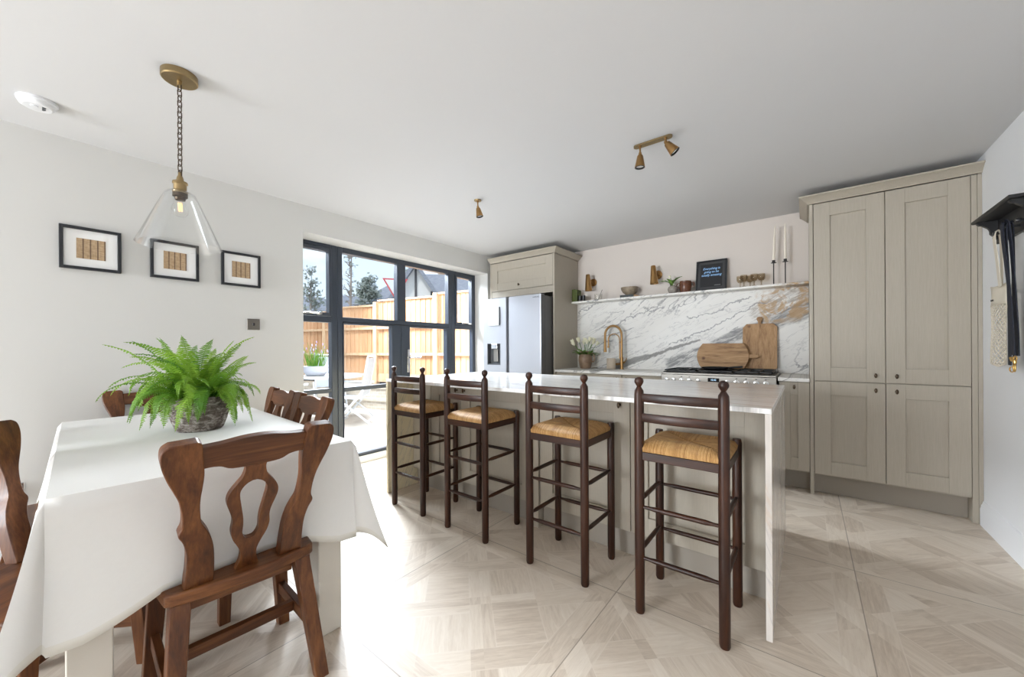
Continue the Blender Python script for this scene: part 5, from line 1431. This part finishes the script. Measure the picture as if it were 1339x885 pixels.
vessel('bowl', 'brown speckled ceramic bowl sitting on the dark book', 'bowl', (-1.572, 4.20, SZ + 0.0275),
       [(0, 0), (0.042, 0), (0.045, 0.005), (0.075, 0.028), (0.093, 0.06), (0.097, 0.085), (0.093, 0.085), (0.088, 0.06), (0.07, 0.032), (0.03, 0.012), (0, 0.010)], 'bowl')
# framed print
ft = thing('framed_print', 'black framed print with glowing blue handwriting leaning on the shelf', 'picture', (-0.752, 4.215, SZ + 0.001))
TL = Matrix.Rotation(-11.0 * D2R, 4, 'X') @ M_XZ
W2, H2 = 0.139, 0.318
def slab(bm, u0, u1, v0, v1, w0, w1): box(bm, u0, u1, v0, v1, w0, w1, M=TL)
b = NB()
for u0, u1, v0, v1 in ((-W2, -W2 + .015, 0, H2), (W2 - .015, W2, 0, H2), (-W2 + .015, W2 - .015, 0, .015), (-W2 + .015, W2 - .015, H2 - .015, H2)): slab(b, u0, u1, v0, v1, -0.008, 0.010)
obj('frame', b, 'frameblack', ft)
b = NB(); slab(b, -W2 + .015, W2 - .015, .015, H2 - .015, -0.007, 0.002); obj('mount', b, 'mat_charcoal', ft)
b = NB(); slab(b, -0.100, 0.100, 0.040, 0.278, 0.002, 0.0035); pr2 = obj('print', b, 'art_black', ft)
for i, (tx, v, s_) in enumerate((('Everything is', 0.230, 0.032), ('going to be', 0.196, 0.031), ('totally amazing', 0.162, 0.032))):
    text_mesh('blue_glow', tx, s_, 'neon_glow', TL @ Matrix.Translation((0.0, v, 0.0038)), pr2, 0.0001, 0.25, 0.95, 0.0016)
    text_mesh('blue_handwriting', tx, s_, 'neon', TL @ Matrix.Translation((0.0, v, 0.0044)), pr2, 0.0002, 0.25, 0.95)
b = NB(); slab(b, 0.03, 0.085, 0.052, 0.0545, 0.0036, 0.004); obj('signature', b, 'signature', pr2)

def goblet(x, y, label):
    t = thing('wine_glass', label, 'glass', (x, y, SZ), 0, 'smoked goblets on the shelf')
    q = NB(); lathe(q, [(0.0, 0.045), (0.018, 0.050), (0.028, 0.066), (0.0305, 0.085), (0.029, 0.112), (0.0275, 0.112), (0.029, 0.085), (0.0265, 0.068), (0.017, 0.053), (0, 0.049)], 24); obj('glass_bowl', q, 'smoke_glass', t, smooth=40)
    q = NB(); lathe(q, [(0.0, 0.0), (0.024, 0.001), (0.022, 0.004), (0.006, 0.010), (0.0045, 0.03), (0.009, 0.044), (0, 0.0455)], 20); obj('stem', q, 'smoke_glass', t, smooth=40)
for x, y, l in ((-0.498, 4.215, 'smoked glass goblet nearest the framed print, at the back'), (-0.462, 4.165, 'smoked glass goblet standing forward, second from the framed print'), (-0.418, 4.225, 'smoked glass goblet in the middle at the back of the five'), (-0.380, 4.165, 'smoked glass goblet standing forward, second from the candlesticks'), (-0.325, 4.185, 'smoked glass goblet nearest the candlesticks')):
    goblet(x, y, l)
def candlestick(x, y, l1, l2, tilt):
    t = thing('candlestick', l1, 'candlestick', (x, y, SZ), 0, 'pair of black iron candlesticks')
    q = NB(); lathe(q, [(0, 0), (0.032, 0), (0.033, 0.002), (0.006, 0.004), (0.0045, 0.007), (0.0045, 0.195), (0.022, 0.197), (0.022, 0.200), (0.012, 0.201), (0.0125, 0.222), (0.0105, 0.222), (0.0105, 0.205), (0, 0.205)], 24); obj('holder', q, 'iron', t, smooth=30)
    c = NB(); lathe(c, [(0, 0.2052), (0.0102, 0.2052), (0.0105, 0.222), (0.0095, 0.36), (0.0065, 0.50), (0.0035, 0.532), (0.001, 0.538), (0.0008, 0.546), (0, 0.546)], 16)
    for v in c.verts: v.co.x += tilt * max(0, v.co.z - 0.222) ** 1.5
    o = tag(obj('taper_candle', c, 'wax', None, smooth=50), l2, 'candle', 'pair of ivory taper candles'); o.location = (x, y, SZ)
candlestick(-0.231, 4.185, 'black iron candlestick on the shelf nearer the goblets', 'ivory taper candle in the candlestick nearer the goblets', 0.07)
candlestick(-0.145, 4.185, 'black iron candlestick on the shelf nearest the tall larder', 'ivory taper candle in the candlestick nearest the larder', 0.0)

# --- wall sconces
def sconce(x, label):
    t = thing('wall_light', label, 'lamp', (x, YB, 1.947), 0, 'pair of brass cone wall lights')
    R = Matrix.Rotation(PI / 2, 4, 'X')
    q = NB(); lathe(q, [(0, 0.0005), (0.046, 0.0005), (0.047, 0.003), (0.047, 0.012), (0.044, 0.015), (0, 0.016)], 36, (0, 0, 0), R); obj('backplate', q, 'brass', t, smooth=35)
    q = NB(); tube(q, [(0, -0.014, 0), (0, -0.06, 0), (-0.008, -0.086, 0.0)], 0.006, 10); lathe(q, [(0, 0.011), (0.009, 0.007), (0.011, 0), (0.009, -0.007), (0, -0.011)], 14, (0, -0.06, 0)); obj('arm', q, 'brass', t, smooth=45)
    Rt = Matrix.Rotation(-3 * D2R, 4, 'Y')
    q = NB(); lathe(q, [(0, 0.088), (0.021, 0.086), (0.024, 0.080), (0.030, 0.02), (0.043, -0.108), (0.044, -0.112), (0.041, -0.112), (0.027, 0.02), (0.02, 0.075), (0, 0.078)], 32, (-0.012, -0.118, 0.0), Rt); obj('cone_shade', q, 'brass', t, smooth=35)
sconce(-2.069, 'brass cone wall light nearer the fridge above the shelf')
sconce(-1.292, 'brass cone wall light above the bud vase in mid shelf')

# --- coat rack with hanging things
rk = thing('coat_rack', 'black wooden shelf coat rack with pegs on the right wall', 'coat rack')
b = NB(); prism(b, [(0.783, 1.884), (0.783, 1.874), (0.790, 1.868), (0.8925, 1.868), (0.8925, 1.884)], 2.952, 3.488, Matrix(((1, 0, 0, 0), (0, 0, 1, 0), (0, 1, 0, 0), (0, 0, 0, 1)))); obj('shelf_board', b, 'black', rk, bevel=0.002)
b = NB(); box(b, 0.874, 0.8925, 2.975, 3.465, 1.735, 1.868, 0.002); obj('back_board', b, 'black', rk)
brk = catmull([(0.873, 1.868, 0), (0.800, 1.868, 0), (0.797, 1.858, 0), (0.806, 1.850, 0), (0.815, 1.848, 0), (0.826, 1.838, 0), (0.838, 1.828, 0), (0.845, 1.812, 0), (0.846, 1.795, 0), (0.853, 1.785, 0), (0.858, 1.778, 0), (0.858, 1.766, 0), (0.873, 1.760, 0)], 3)
for y in (2.985, 3.435):
    b = NB(); prism(b, [(u, v) for u, v, _ in brk], y, y + 0.022, Matrix(((1, 0, 0, 0), (0, 0, 1, 0), (0, 1, 0, 0), (0, 0, 0, 1)))); obj('bracket', b, 'black', rk, smooth=30)
for y in (3.31, 3.155, 3.02):
    b = NB(); lathe(b, [(0.007, 0), (0.006, 0.03), (0.0115, 0.036), (0.0125, 0.044), (0.009, 0.052), (0, 0.053)], 16, (0.874, y, 1.768), Matrix.Rotation(-PI / 2, 4, 'Y')); obj('peg', b, 'black_plastic', rk, smooth=40)

bag = thing('net_bag', 'cream cotton net shopping bag hanging from the coat rack', 'bag')
def strap(bm, pts, w, th, side):
    pts = [Vector(p) for p in pts]; side = Vector(side); rings = []
    for i, p in enumerate(pts):
        t = ((pts[min(i + 1, len(pts) - 1)] - pts[max(i - 1, 0)])).normalized(); nr = t.cross(side).normalized()
        sd = nr.cross(t).normalized()
        rings.append([bm.verts.new(p + sd * a * w / 2 + nr * c * th / 2) for a, c in ((-1, -1), (1, -1), (1, 1), (-1, 1))])
    for A, B in zip(rings[:-1], rings[1:]):
        for k in range(4): bm.faces.new((A[k], A[(k + 1) % 4], B[(k + 1) % 4], B[k]))
    bm.faces.new(rings[0][::-1]); bm.faces.new(rings[-1])
b = NB(); strap(b, catmull([(0.862, 3.345, 1.475), (0.858, 3.325, 1.62), (0.850, 3.312, 1.75), (0.838, 3.309, 1.784), (0.826, 3.304, 1.75), (0.832, 3.29, 1.62), (0.838, 3.275, 1.47)], 5), 0.034, 0.003, (0, 1, 0)); obj('bag_handle', b, 'cotton', bag, smooth=50)
b = NB(); N_ = 12; rows = []
def bagx(sg, s, v): return 0.858 + sg * 0.020 * math.sin(PI * min(1, max(0, s))) * (0.35 + 0.65 * v)
for sg in (1, -1):
    rows = []
    for r in range(6):
        v = r / 5; z = 1.492 - 0.115 * v; rw = []
        for k in range(N_ + 1):
            s = k / N_; y = 3.485 - s * 0.235; rw.append(b.verts.new((bagx(sg, s, 0.3 + v * 0.2) + 0.003 * math.sin(9 * s + 3 * v), y, z - 0.012 * math.sin(PI * s) * (1 - v))))
        rows.append(rw)
    for A, B in zip(rows[:-1], rows[1:]):
        for k in range(N_): b.faces.new((A[k], A[k + 1], B[k + 1], B[k]))
o = obj('canvas_band', b, 'cotton', bag, smooth=60); m = o.modifiers.new('thick', 'SOLIDIFY'); m.thickness = 0.0012
b = NB(); nu, nv = 14, 24
for sg in (1, -1):
    g_ = {}
    for r in range(nv + 1):
        for k in range(nu + 1):
            v = r / nv; s = k / nu
            wid = 0.235 * (1 - 0.16 * math.sin(PI * v)) * (1.0 if v < 0.75 else 1 - 0.5 * ((v - 0.75) / 0.25) ** 2)
            y = 3.370 + 0.010 * v - (s - 0.5) * wid
            g_[r, k] = b.verts.new((bagx(sg, s, 0.4 + v) if v < 0.97 else 0.858, y, 1.378 - 0.35 * v + 0.02 * abs(s - 0.5) * v))
    for r in range(nv):
        for k in range(nu):
            if (r + k) % 2 == 0:
                for rr, kk in ((1, 1),): b.edges.new((g_[r, k], g_[r + 1, k + 1]))
            else: b.edges.new((g_[r, k + 1], g_[r + 1, k]))
net = NB()
for e in b.edges:
    p0, p1 = e.verts[0].co.copy(), e.verts[1].co.copy(); tube(net, [p0, p1], 0.0019, 4, cap=False)
b.free(); obj('net_body', net, 'cotton', bag)
text_mesh('bag_lettering', 'REMILL', 0.015, 'dark_mark', Matrix.Translation((0.8415, 3.400, 1.405)) @ Matrix.Rotation(-PI / 2, 4, 'Z') @ Matrix.Rotation(PI / 2, 4, 'X'), bag, 0.0004)
bl = bpy.data.objects.get('bag_lettering')
ld = thing('dog_lead', 'dark navy webbing lead with gold clips hanging from the coat rack', 'lead')
b = NB(); strap(b, catmull([(0.866, 3.200, 1.03), (0.862, 3.185, 1.30), (0.852, 3.165, 1.74), (0.838, 3.155, 1.784), (0.826, 3.150, 1.74), (0.836, 3.150, 1.40), (0.842, 3.165, 1.045)], 6), 0.034, 0.004, (0, 1, 0)); obj('webbing', b, 'navy_web', ld, smooth=50)
b = NB(); strap(b, catmull([(0.850, 3.098, 1.095), (0.846, 3.10, 1.30), (0.834, 3.130, 1.74), (0.822, 3.152, 1.788), (0.815, 3.150, 1.74), (0.825, 3.10, 1.40), (0.832, 3.085, 1.10)], 6), 0.034, 0.004, (0, 1, 0)); obj('webbing', b, 'navy_web', ld, smooth=50)
def ring_pts(c, ry, rz, n=18): return [(c[0], c[1] + ry * math.cos(2 * PI * k / n), c[2] + rz * math.sin(2 * PI * k / n)) for k in range(n)]
b = NB(); tube(b, ring_pts((0.853, 3.185, 1.022), 0.026, 0.014), 0.0028, 8, closed=True); obj('gold_ring', b, 'gold_clip', ld, smooth=60)
b = NB(); tube(b, ring_pts((0.84, 3.095, 1.082), 0.018, 0.012), 0.003, 8, closed=True); lathe(b, [(0, 0), (0.007, 0.002), (0.007, 0.018), (0, 0.02)], 12, (0.84, 3.10, 1.055)); tube(b, ring_pts((0.84, 3.105, 1.035), 0.011, 0.020), 0.0035, 8, closed=True); tube(b, [(0.84, 3.13, 1.07), (0.84, 3.145, 1.085)], 0.007, 8); obj('gold_clip', b, 'gold_clip', ld, smooth=60)

# ------------------------------------------------------------------ garden
b = NB(); box(b, -40, XW0 - 0.001, -14, 40, -0.20, -0.05); obj('patio', b, 'patio', kind='structure')
FD = Vector((-0.975, -0.222, 0)).normalized(); FN = Vector((FD.y, -FD.x, 0))       # along fence; FN points to the house side?
FA = Vector((-5.79, 5.03, 0))
FANG = math.atan2(-FD.y, -FD.x)       # local +x runs back towards the house (+X)
Lp = 1.575
tops = [2.27, 2.25, 2.195, 2.10, 1.97, 1.97, 1.9]
GF = 'featheredge fence panels above the garden wall'
GP = 'pine fence posts along the garden wall'
flab = ['newest section nearest the house', 'section seen through the right side light', 'section behind the door handle', 'section seen through the left door', 'section behind the planter', 'section far left beyond the planter', 'farthest section of the fence']
for i in range(-2, 5):
    base = FA + FD * (Lp * i); k = i + 2; h = tops[k]
    t = thing('garden_fence', 'pine featheredge fence panel, ' + flab[k], 'fence', base, FANG, GF)
    q = NB(); x = -Lp + 0.05
    while x < -0.06:
        x1 = min(x + 0.125, -0.045)
        A = [(x, 0.0, 0.62), (x1, -0.012, 0.62), (x1, 0.006, 0.62), (x, 0.008, 0.62)]
        lo = [q.verts.new(p) for p in A]; hi = [q.verts.new((p[0], p[1], h - 0.035)) for p in A]
        for a in range(4): q.faces.new((lo[a], lo[(a + 1) % 4], hi[(a + 1) % 4], hi[a]))
        q.faces.new(hi); q.faces.new(lo[::-1]); x += 0.125
    obj('boards', q, 'fence', t)
    for z in (1.04, 1.60):
        q = NB(); box(q, -Lp + 0.05, -0.05, -0.055, -0.013, z - 0.035, z + 0.02); obj('rail', q, 'fence_post', t)
    q = NB(); box(q, -Lp + 0.05, -0.05, -0.04, 0.025, h - 0.034, h); obj('capping', q, 'fence_post', t)
    q = NB(); box(q, -Lp + 0.05, -0.05, -0.02, 0.01, 0.44, 0.615); obj('gravel_board', q, 'fence_post', t)
    po_ = NB(); box(po_, -0.048, 0.048, -0.07, 0.03, -0.04, h + 0.05, 0.003)
    o = tag(obj('fence_post', po_, 'fence_post'), 'pine fence post ending the ' + flab[k], 'post', GP); o.location = base; o.rotation_euler = (0, 0, FANG)
b = NB(); box(b, -12, 4.0, -0.55, -0.30, -0.049, 0.36); box(b, -12, 4.0, -0.57, -0.28, 0.361, 0.42); box(b, -12, 4.0, -0.58, -0.55, 0.12, 0.17)
o = obj('garden_wall', b, 'garden_brick', kind='structure'); o.location = FA; o.rotation_euler = (0, 0, FANG)
b = NB(); box(b, -12, 4.0, -0.30, 0.8, -0.049, 0.40); o = obj('garden_bed', b, 'soil', kind='structure'); o.location = FA; o.rotation_euler = (0, 0, FANG)

# garden table and planter
gtb = thing('garden_table', 'round pale garden table on the patio outside', 'table', (-6.45, 3.25, -0.05))
b = NB(); lathe(b, [(0, 0.735), (0.50, 0.735), (0.505, 0.745), (0.50, 0.752), (0, 0.752)], 48); obj('tabletop', b, 'garden_glass', gtb, smooth=30)
b = NB(); lathe(b, [(0.47, 0.712), (0.49, 0.712), (0.49, 0.734), (0.47, 0.734), (0.47, 0.712)], 48); obj('rim', b, 'white_metal', gtb, smooth=30)
b = NB(); lathe(b, [(0, 0), (0.26, 0.0), (0.26, 0.02), (0.05, 0.035), (0.035, 0.05), (0.035, 0.69), (0.12, 0.734), (0, 0.734)], 32); obj('pedestal', b, 'white_metal', gtb, smooth=30)
plt = thing('bowl_planter', 'grey bowl planter of lavender on the garden table', 'planter', (-6.50, 3.00, 0.7025))
b = NB(); lathe(b, [(0, 0), (0.12, 0), (0.14, 0.01), (0.20, 0.10), (0.215, 0.15), (0.225, 0.155), (0.225, 0.165), (0.205, 0.165), (0.19, 0.14), (0, 0.14)], 36); obj('pot', b, 'planter', plt, smooth=40)
b = NB(); rg = random.Random(3); fl = NB()
for k in range(70):
    az = rg.uniform(0, 2 * PI); L = rg.uniform(0.18, 0.42); sp_ = rg.uniform(0, 0.45); r = rg.uniform(0, 0.15)
    p0 = Vector((r * math.cos(az), r * math.sin(az), 0.14)); p1 = p0 + Vector((math.cos(az) * L * sp_, math.sin(az) * L * sp_, L))
    tube(b, [p0, p0.lerp(p1, 0.5) + Vector((0, 0, 0.02)), p1], [0.006, 0.004, 0.001], 4)
    if k % 3 == 0: lathe(fl, [(0, 0), (0.010, 0.012), (0.008, 0.035), (0, 0.045)], 6, tuple(p1))
obj('foliage', b, 'fern', plt); obj('flowers', fl, 'lavender', plt)

def garden_chair(label, loc, rz):
    """folding recliner: seat faces +x"""
    t = thing('garden_chair', label, 'chair', loc, rz, 'white folding garden chairs')
    def tb_(name, pts, r=0.014, mat='white_metal', flat=1.0):
        q = NB(); tube(q, pts, r, 8, flat=flat); obj(name, q, mat, t, smooth=50)
    for s in (-1, 1):
        y = s * 0.27
        tb_('leg', [(0.28, y, 0.001), (-0.12, y, 0.44), (-0.20, y, 0.56)], 0.016)
        tb_('leg', [(-0.34, y * 0.92, 0.001), (0.16, y * 0.92, 0.42)], 0.016)
        tb_('armrest', [(-0.24, y * 1.05, 0.64), (0.26, y * 1.05, 0.66)], 0.018)
        tb_('back_frame', [(-0.16, y * 0.88, 0.42), (-0.21, y * 0.88, 0.75), (-0.27, y * 0.88, 1.08)], 0.014)
    q = NB()
    for p0, p1 in (((0.28, -0.27, 0.10), (0.28, 0.27, 0.10)),):
        tube(q, [(0.20, -0.27, 0.09), (0.20, 0.27, 0.09)], 0.011, 8); tube(q, [(-0.26, -0.25, 0.07), (-0.26, 0.25, 0.07)], 0.011, 8); tube(q, [(-0.27, -0.24, 1.08), (-0.27, 0.24, 1.08)], 0.014, 8)
    obj('crossbar', q, 'white_metal', t, smooth=50)
    q = NB(); strap(q, [(0.24, 0, 0.445), (0.0, 0, 0.425), (-0.15, 0, 0.425)], 0.46, 0.006, (0, 1, 0)); obj('seat', q, 'mesh_fabric', t)
    q = NB(); strap(q, [(-0.17, 0, 0.46), (-0.21, 0, 0.75), (-0.265, 0, 1.05)], 0.46, 0.006, (0, 1, 0)); obj('backrest', q, 'mesh_fabric', t)
garden_chair('white folding garden chair standing in profile right of the round table', (-5.71, 3.24, -0.05), -135 * D2R)
garden_chair('white folding garden chair behind the planter on the far side of the table', (-7.25, 3.62, -0.05), -0.35)
garden_chair('white folding garden chair at the window edge left of the planter', (-6.30, 2.40, -0.05), PI / 2)

# road sign beyond the fence
rs = thing('road_sign', 'white triangular give-way road sign with a red border beyond the fence', 'sign', (-11.45, 8.05, -0.05), math.atan2(8.05, -11.45) - PI / 2)
def tri(r): return [(-r * 0.866, r * 0.5), (r * 0.866, r * 0.5), (0, -r)][::-1]
Ms = Matrix.Translation((0, 0, 3.42)) @ M_XZ
b = NB(); prism(b, tri(0.50), 0.0, 0.012, Ms); obj('border', b, 'sign_red', rs)
b = NB(); prism(b, tri(0.40), 0.0125, 0.016, Ms); obj('face', b, 'sign_white', rs)
b = NB(); tube(b, [(0, 0.03, 0.001), (0, 0.03, 3.5)], 0.035, 10); obj('pole', b, 'white_metal', rs, smooth=50)

# houses
def house(label, loc, rz, w, d, eave, ridge, gable=None, group='houses beyond the garden fence', chimney=None):
    t = thing('house', label, 'house', loc, rz, group)
    q = NB(); box(q, -w / 2, w / 2, -d / 2, d / 2, -1.0, eave)
    obj('wall', q, 'render_white', t)
    q = NB(); o = 0.35
    P = [(-w / 2 - o, -d / 2 - o, eave - 0.1), (w / 2 + o, -d / 2 - o, eave - 0.1), (w / 2 + o, d / 2 + o, eave - 0.1), (-w / 2 - o, d / 2 + o, eave - 0.1), (-w / 2 + d * 0.42, 0, ridge), (w / 2 - d * 0.42, 0, ridge)]
    V = [q.verts.new(p) for p in P]
    for f in ((0, 1, 5, 4), (2, 3, 4, 5), (1, 2, 5), (3, 0, 4), (3, 2, 1, 0)): q.faces.new([V[i] for i in f])
    obj('roof', q, 'slate', t)
    if gable:
        gx, gw, gz = gable; ge = eave - 0.3
        q = NB(); prism(q, [(gx - gw / 2, ge - 1.5), (gx + gw / 2, ge - 1.5), (gx + gw / 2, ge), (gx, gz), (gx - gw / 2, ge)], d * 0.1, d / 2 + 0.9, M_XZ); g = obj('gable', q, 'render_white', t)
        q = NB()
        for s in (-1, 1):
            L = math.hypot(gw / 2 + 0.4, (gz - ge) * (1 + 0.8 / gw)); a = math.atan2(gz - ge, gw / 2)
            Mx = M_XZ @ Matrix.Translation((gx, gz + 0.12, 0)) @ Matrix.Rotation(-s * a if s > 0 else PI + a, 4, 'Z')
            box(q, 0, L, -0.10, 0.10, d * 0.1 - 0.2, d / 2 + 1.25, M=Mx)
        obj('gable_roof', q, 'slate', g)
        q = NB()
        for fx in (-0.28, 0.0, 0.28):
            zz = ge + (gz - ge) * (1 - abs(fx) * 2) - 0.15
            box(q, gx + fx * gw - 0.06, gx + fx * gw + 0.06, -(d / 2 + 0.96), -(d / 2 + 0.9), ge - 1.5, zz)
        box(q, gx - gw / 2, gx + gw / 2, -(d / 2 + 0.95), -(d / 2 + 0.9), ge - 0.9, ge - 0.78)
        obj('timber', q, 'timber_dark', g)
    for cx0, cy0, ch in (chimney or []):
        q = NB(); box(q, cx0 - 0.45, cx0 + 0.45, cy0 - 0.35, cy0 + 0.35, eave, ch); box(q, cx0 - 0.52, cx0 + 0.52, cy0 - 0.42, cy0 + 0.42, ch, ch + 0.12); obj('chimney', q, 'garden_brick', t)
def face(loc): return math.atan2(loc[1], loc[0]) - PI / 2
L1 = (-20.2, 17.75, -0.05); house('white house with black-timbered gable and slate roof behind the fence', L1, face(L1) - 0.10, 9.0, 6.0, 3.95, 6.35, (-0.95, 3.3, 6.1), chimney=[(0.4, 0.3, 7.0)])
L2 = (-33.5, 18.2, -0.05); house('low grey-roofed house left of the bare tree behind the fence', L2, face(L2) + 0.2, 6.5, 5.0, 3.6, 6.1, chimney=[(2.6, -1.2, 6.2)])
L3 = (-46.0, 19.8, -0.05); house('distant grey-roofed house seen through the left side light', L3, face(L3) + 0.05, 8.5, 5, 5.2, 7.3)

# trees
def tree(label, loc, H, spread, leafn, leafs, seed, mat='hazy_tree_leaf', z0=0.35):
    rg = random.Random(seed); t = thing('tree', label, 'tree', loc, 0, 'trees beyond the fence')
    q = NB(); tube(q, [(0, 0, 0), (0.05 * H * 0.2, 0, H * 0.5), (0, 0.02 * H, H)], [0.012 * H + 0.02, 0.008 * H + 0.015, 0.012], 8)
    tips = []
    for k in range(40):
        s = rg.uniform(z0, 0.97); az = rg.uniform(0, 2 * PI); p = Vector((0, 0, H * s)); L = spread * (1.25 - s) * rg.uniform(0.5, 1.1) + 0.1
        e = p + Vector((math.cos(az) * L, math.sin(az) * L, L * rg.uniform(0.25, 0.9))); mid = p.lerp(e, 0.5) + Vector((0, 0, 0.08 * L))
        tube(q, [p, mid, e], [0.03, 0.018, 0.006], 5); tips += [mid, e, p.lerp(e, 0.75)]
        for j in range(2):
            e2 = mid + Vector((rg.uniform(-1, 1), rg.uniform(-1, 1), rg.uniform(0.1, 1))) * L * 0.4; tube(q, [mid, e2], [0.012, 0.004], 4); tips.append(e2)
    obj('trunk', q, 'twig', t)
    if leafn:
        q = NB()
        for k in range(leafn):
            c = rg.choice(tips) + Vector((rg.gauss(0, 1), rg.gauss(0, 1), rg.gauss(0, 0.8))) * spread * 0.13
            a = Vector((rg.gauss(0, 1), rg.gauss(0, 1), rg.gauss(0, 1))).normalized(); d = a.cross(Vector((0.3, 0.5, 0.8))).normalized()
            sz = leafs * rg.uniform(0.6, 1.3)
            q.faces.new([q.verts.new(c + v) for v in (a * sz, d * sz * 0.6, -a * sz, -d * sz * 0.6)])
        o = obj('foliage', q, mat, t); o['kind'] = 'stuff'
tree('tall thin bare tree seen through the left door', (-19.0, 10.55, -0.05), 7.0, 0.5, 130, 0.08, 5, z0=0.5)
tree('broad grey-green tree between the bare tree and the road sign', (-20.3, 12.45, -0.05), 5.5, 1.05, 2200, 0.12, 6)
tree('tall leafy tree rising behind the timbered gable', (-28.0, 21.6, -0.05), 8.8, 1.3, 1300, 0.16, 8)
tree('leafy grey tree at the far left through the side light', (-25.0, 11.2, -0.05), 6.2, 1.1, 900, 0.12, 9)
